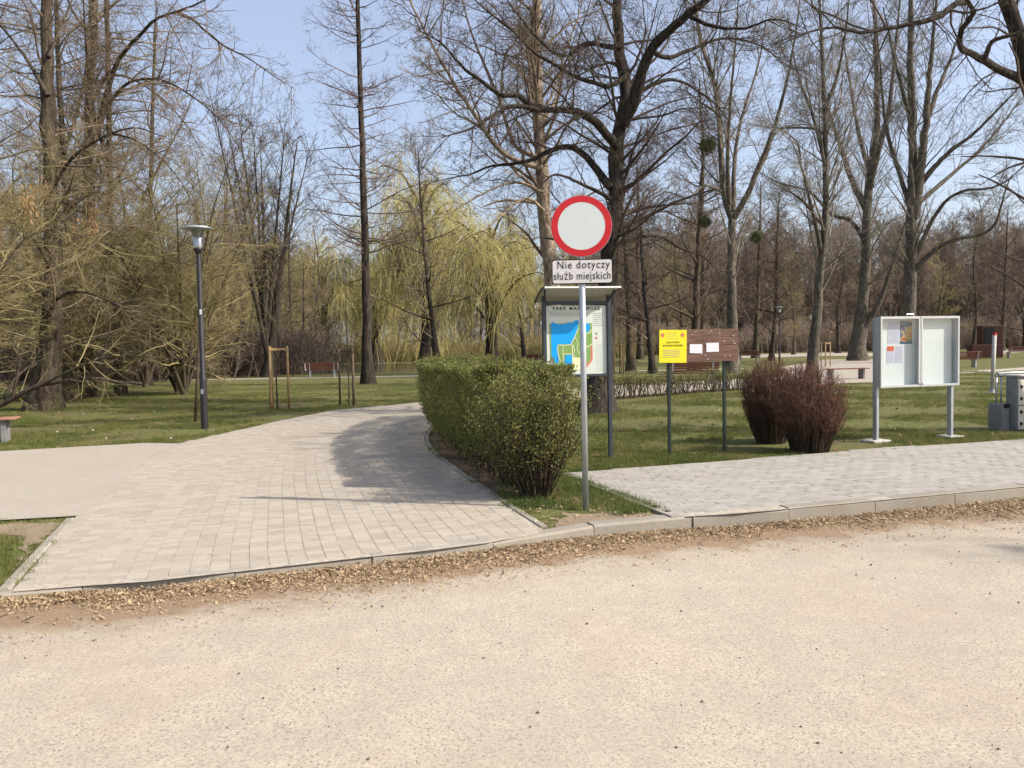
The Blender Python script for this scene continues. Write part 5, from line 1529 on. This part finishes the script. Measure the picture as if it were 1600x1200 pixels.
# dark pebbles on the road
n_ = 5200
x = g.uniform(-5, 7, n_); t = .4 + 6 * g.random(n_); r_ = .0018 + .009 * g.random(n_) ** 14
c = np.column_stack([x, kerb_y(x) - t, -drop(x) - .01 * np.minimum(t, 3) + r_ * .4])
oct_ = np.array([(1, 0, 0), (0, 1, 0), (-1, 0, 0), (0, -1, 0), (0, 0, .8), (0, 0, -.8)])
V = (c[:, None, :] + oct_[None] * (r_[:, None] * g.uniform(.6, 1.3, (n_, 6)))[:, :, None]).reshape(-1, 3)
f0 = np.array([(0, 1, 4), (1, 2, 4), (2, 3, 4), (3, 0, 4), (1, 0, 5), (2, 1, 5), (3, 2, 5), (0, 3, 5)])
o = link('road_pebbles', np_mesh('road_pebbles', V, (f0[None] + (np.arange(n_) * 6)[:, None, None]).reshape(-1, 3), M_stone)); tag(o, 'small dark stones scattered on the pale road', 'pebbles', kind='stuff')

# grass: tufts instanced on points
def tuft_mesh(nm, n_, rad, h, mat, seed):
    g = rg(seed)
    p = np.column_stack([g.normal(0, rad, (n_, 2)), np.zeros(n_)])
    a = g.uniform(0, 6.28, n_); w_ = np.column_stack([np.cos(a), np.sin(a), np.zeros(n_)]) * g.uniform(.0016, .0032, (n_, 1))
    ln = np.column_stack([g.normal(0, .45, (n_, 2)), np.ones(n_)]) * (h * g.uniform(.4, 1.1, (n_, 1)))
    V = np.stack([p - w_, p + w_, p + ln], 1).reshape(-1, 3)
    return np_mesh(nm, V, np.arange(3 * n_).reshape(-1, 3), mat)
def grassmat(nm, cols):
    m_, t, b_ = new_mat(nm, .6, .25)
    oi = t.nodes.new('ShaderNodeObjectInfo')
    f = noise(t, geo_pos(t), .7, 4, .6)
    mm_ = N(t, 'ShaderNodeMath', operation='MULTIPLY_ADD'); t.links.new(oi.outputs['Random'], mm_.inputs[0]); mm_.inputs[1].default_value = .45
    sub = N(t, 'ShaderNodeMath', operation='SUBTRACT'); t.links.new(f, sub.inputs[0]); sub.inputs[1].default_value = .22
    t.links.new(sub.outputs[0], mm_.inputs[2])
    col = ramp(t, mm_.outputs[0], [(.2 + .6 * i / (len(cols) - 1), c_) for i, c_ in enumerate(cols)])
    t.links.new(col, b_.inputs['Base Color'])
    tr = t.nodes.new('ShaderNodeBsdfTranslucent'); t.links.new(col, tr.inputs[0])
    ms = t.nodes.new('ShaderNodeMixShader'); ms.inputs[0].default_value = .35
    t.links.new(b_.outputs[0], ms.inputs[1]); t.links.new(tr.outputs[0], ms.inputs[2]); t.links.new(ms.outputs[0], t.nodes['Material Output'].inputs[0])
    return m_
M_grass = grassmat('grass_blade', [(.065, .09, .02), (.115, .14, .033), (.185, .19, .055), (.34, .285, .14)])
M_grassd = grassmat('verge_blade', [(.035, .075, .015), (.06, .11, .02), (.11, .15, .035), (.22, .19, .08)])

g = rg(301)
def clump(p): return np.sin(p[:, 0] * 1.3 + np.sin(p[:, 1] * .9) * 1.5) + np.sin(p[:, 1] * 1.7 + p[:, 0] * .6) + np.sin(p[:, 0] * 4.1 - p[:, 1] * 2.3) * .6
n_ = 250000
yy_ = 5.5 + 34 * g.random(n_) ** 1.5
xx_ = g.uniform(-.72, .72, n_) * yy_
pp = np.column_stack([xx_, yy_])
bad = inside(pp, PATH_POLY) | inside(pp, SAND_POLY) | inside(pp, WALK_POLY) | inside(pp, hedge_soil) | ((inside(pp, verge_soil) | inside(pp, left_soil)) & (g.random(len(pp)) < .93)) | inside(pp, PLAZA_POLY) | (yy_ < kerb_y(xx_) + .17)
pp = pp[~bad]
den = clump(pp) + g.normal(0, .5, len(pp))
verge = (pp[:, 0] > -.5) & (pp[:, 0] < 3) & (pp[:, 1] < 9.5)
dk = np.abs(pp[:, 1] - kerb_y(pp[:, 0]))
keep = (den > -.15) & ~(verge & (g.random(len(pp)) < .72)) & ~(verge & (dk < .75 + .3 * np.sin(pp[:, 0] * 5)) & (g.random(len(pp)) < .93)) & ~((pp[:, 0] < -3.3) & (pp[:, 1] < 8) & (g.random(len(pp)) < .78))
pp = pp[keep]
scatter('lawn_grass', 'short patchy green grass on the park lawns', np.column_stack([pp, np.zeros(len(pp))]), tuft_mesh('tuft', 16, .05, .05, M_grass, 1))
n_ = 5500
pp = np.column_stack([g.uniform(-.2, 2.0, n_), g.uniform(7.0, 10.4, n_)])
wl0, wl1 = W_left[0], W_left[1]
dd = wl1 - wl0; dd = dd / np.linalg.norm(dd); dist = np.abs((pp[:, 0] - wl0[0]) * dd[1] - (pp[:, 1] - wl0[1]) * dd[0])
ok = ~inside(pp, PATH_POLY) & ~inside(pp, WALK_POLY) & (pp[:, 1] > kerb_y(pp[:, 0]) + .35) & ((dist < .3 + .2 * g.random(n_)) | ((pp[:, 1] > 8.0) & (g.random(n_) < .3)))
pp = pp[ok]
scatter('verge_weeds', 'lush weeds along the pavement edge beside the sign post', np.column_stack([pp, np.zeros(len(pp))]), tuft_mesh('weed', 14, .03, .085, M_grassd, 2))
# a few daisies
n_ = 130
pp = np.column_stack([g.uniform(-14, 14, n_), 9.5 + 22 * g.random(n_)])
pp = pp[~(inside(pp, PATH_POLY) | inside(pp, SAND_POLY) | inside(pp, WALK_POLY))]
V, Fq = leaf_quads(np.column_stack([pp, np.full(len(pp), .05)]), .03, .026, g)
o = link('daisies', np_mesh('daisies', V, Fq, M_paper)); tag(o, 'tiny white specks of daisies in the lawn', 'flowers', kind='stuff')
print('TRIS', TRIS[0])
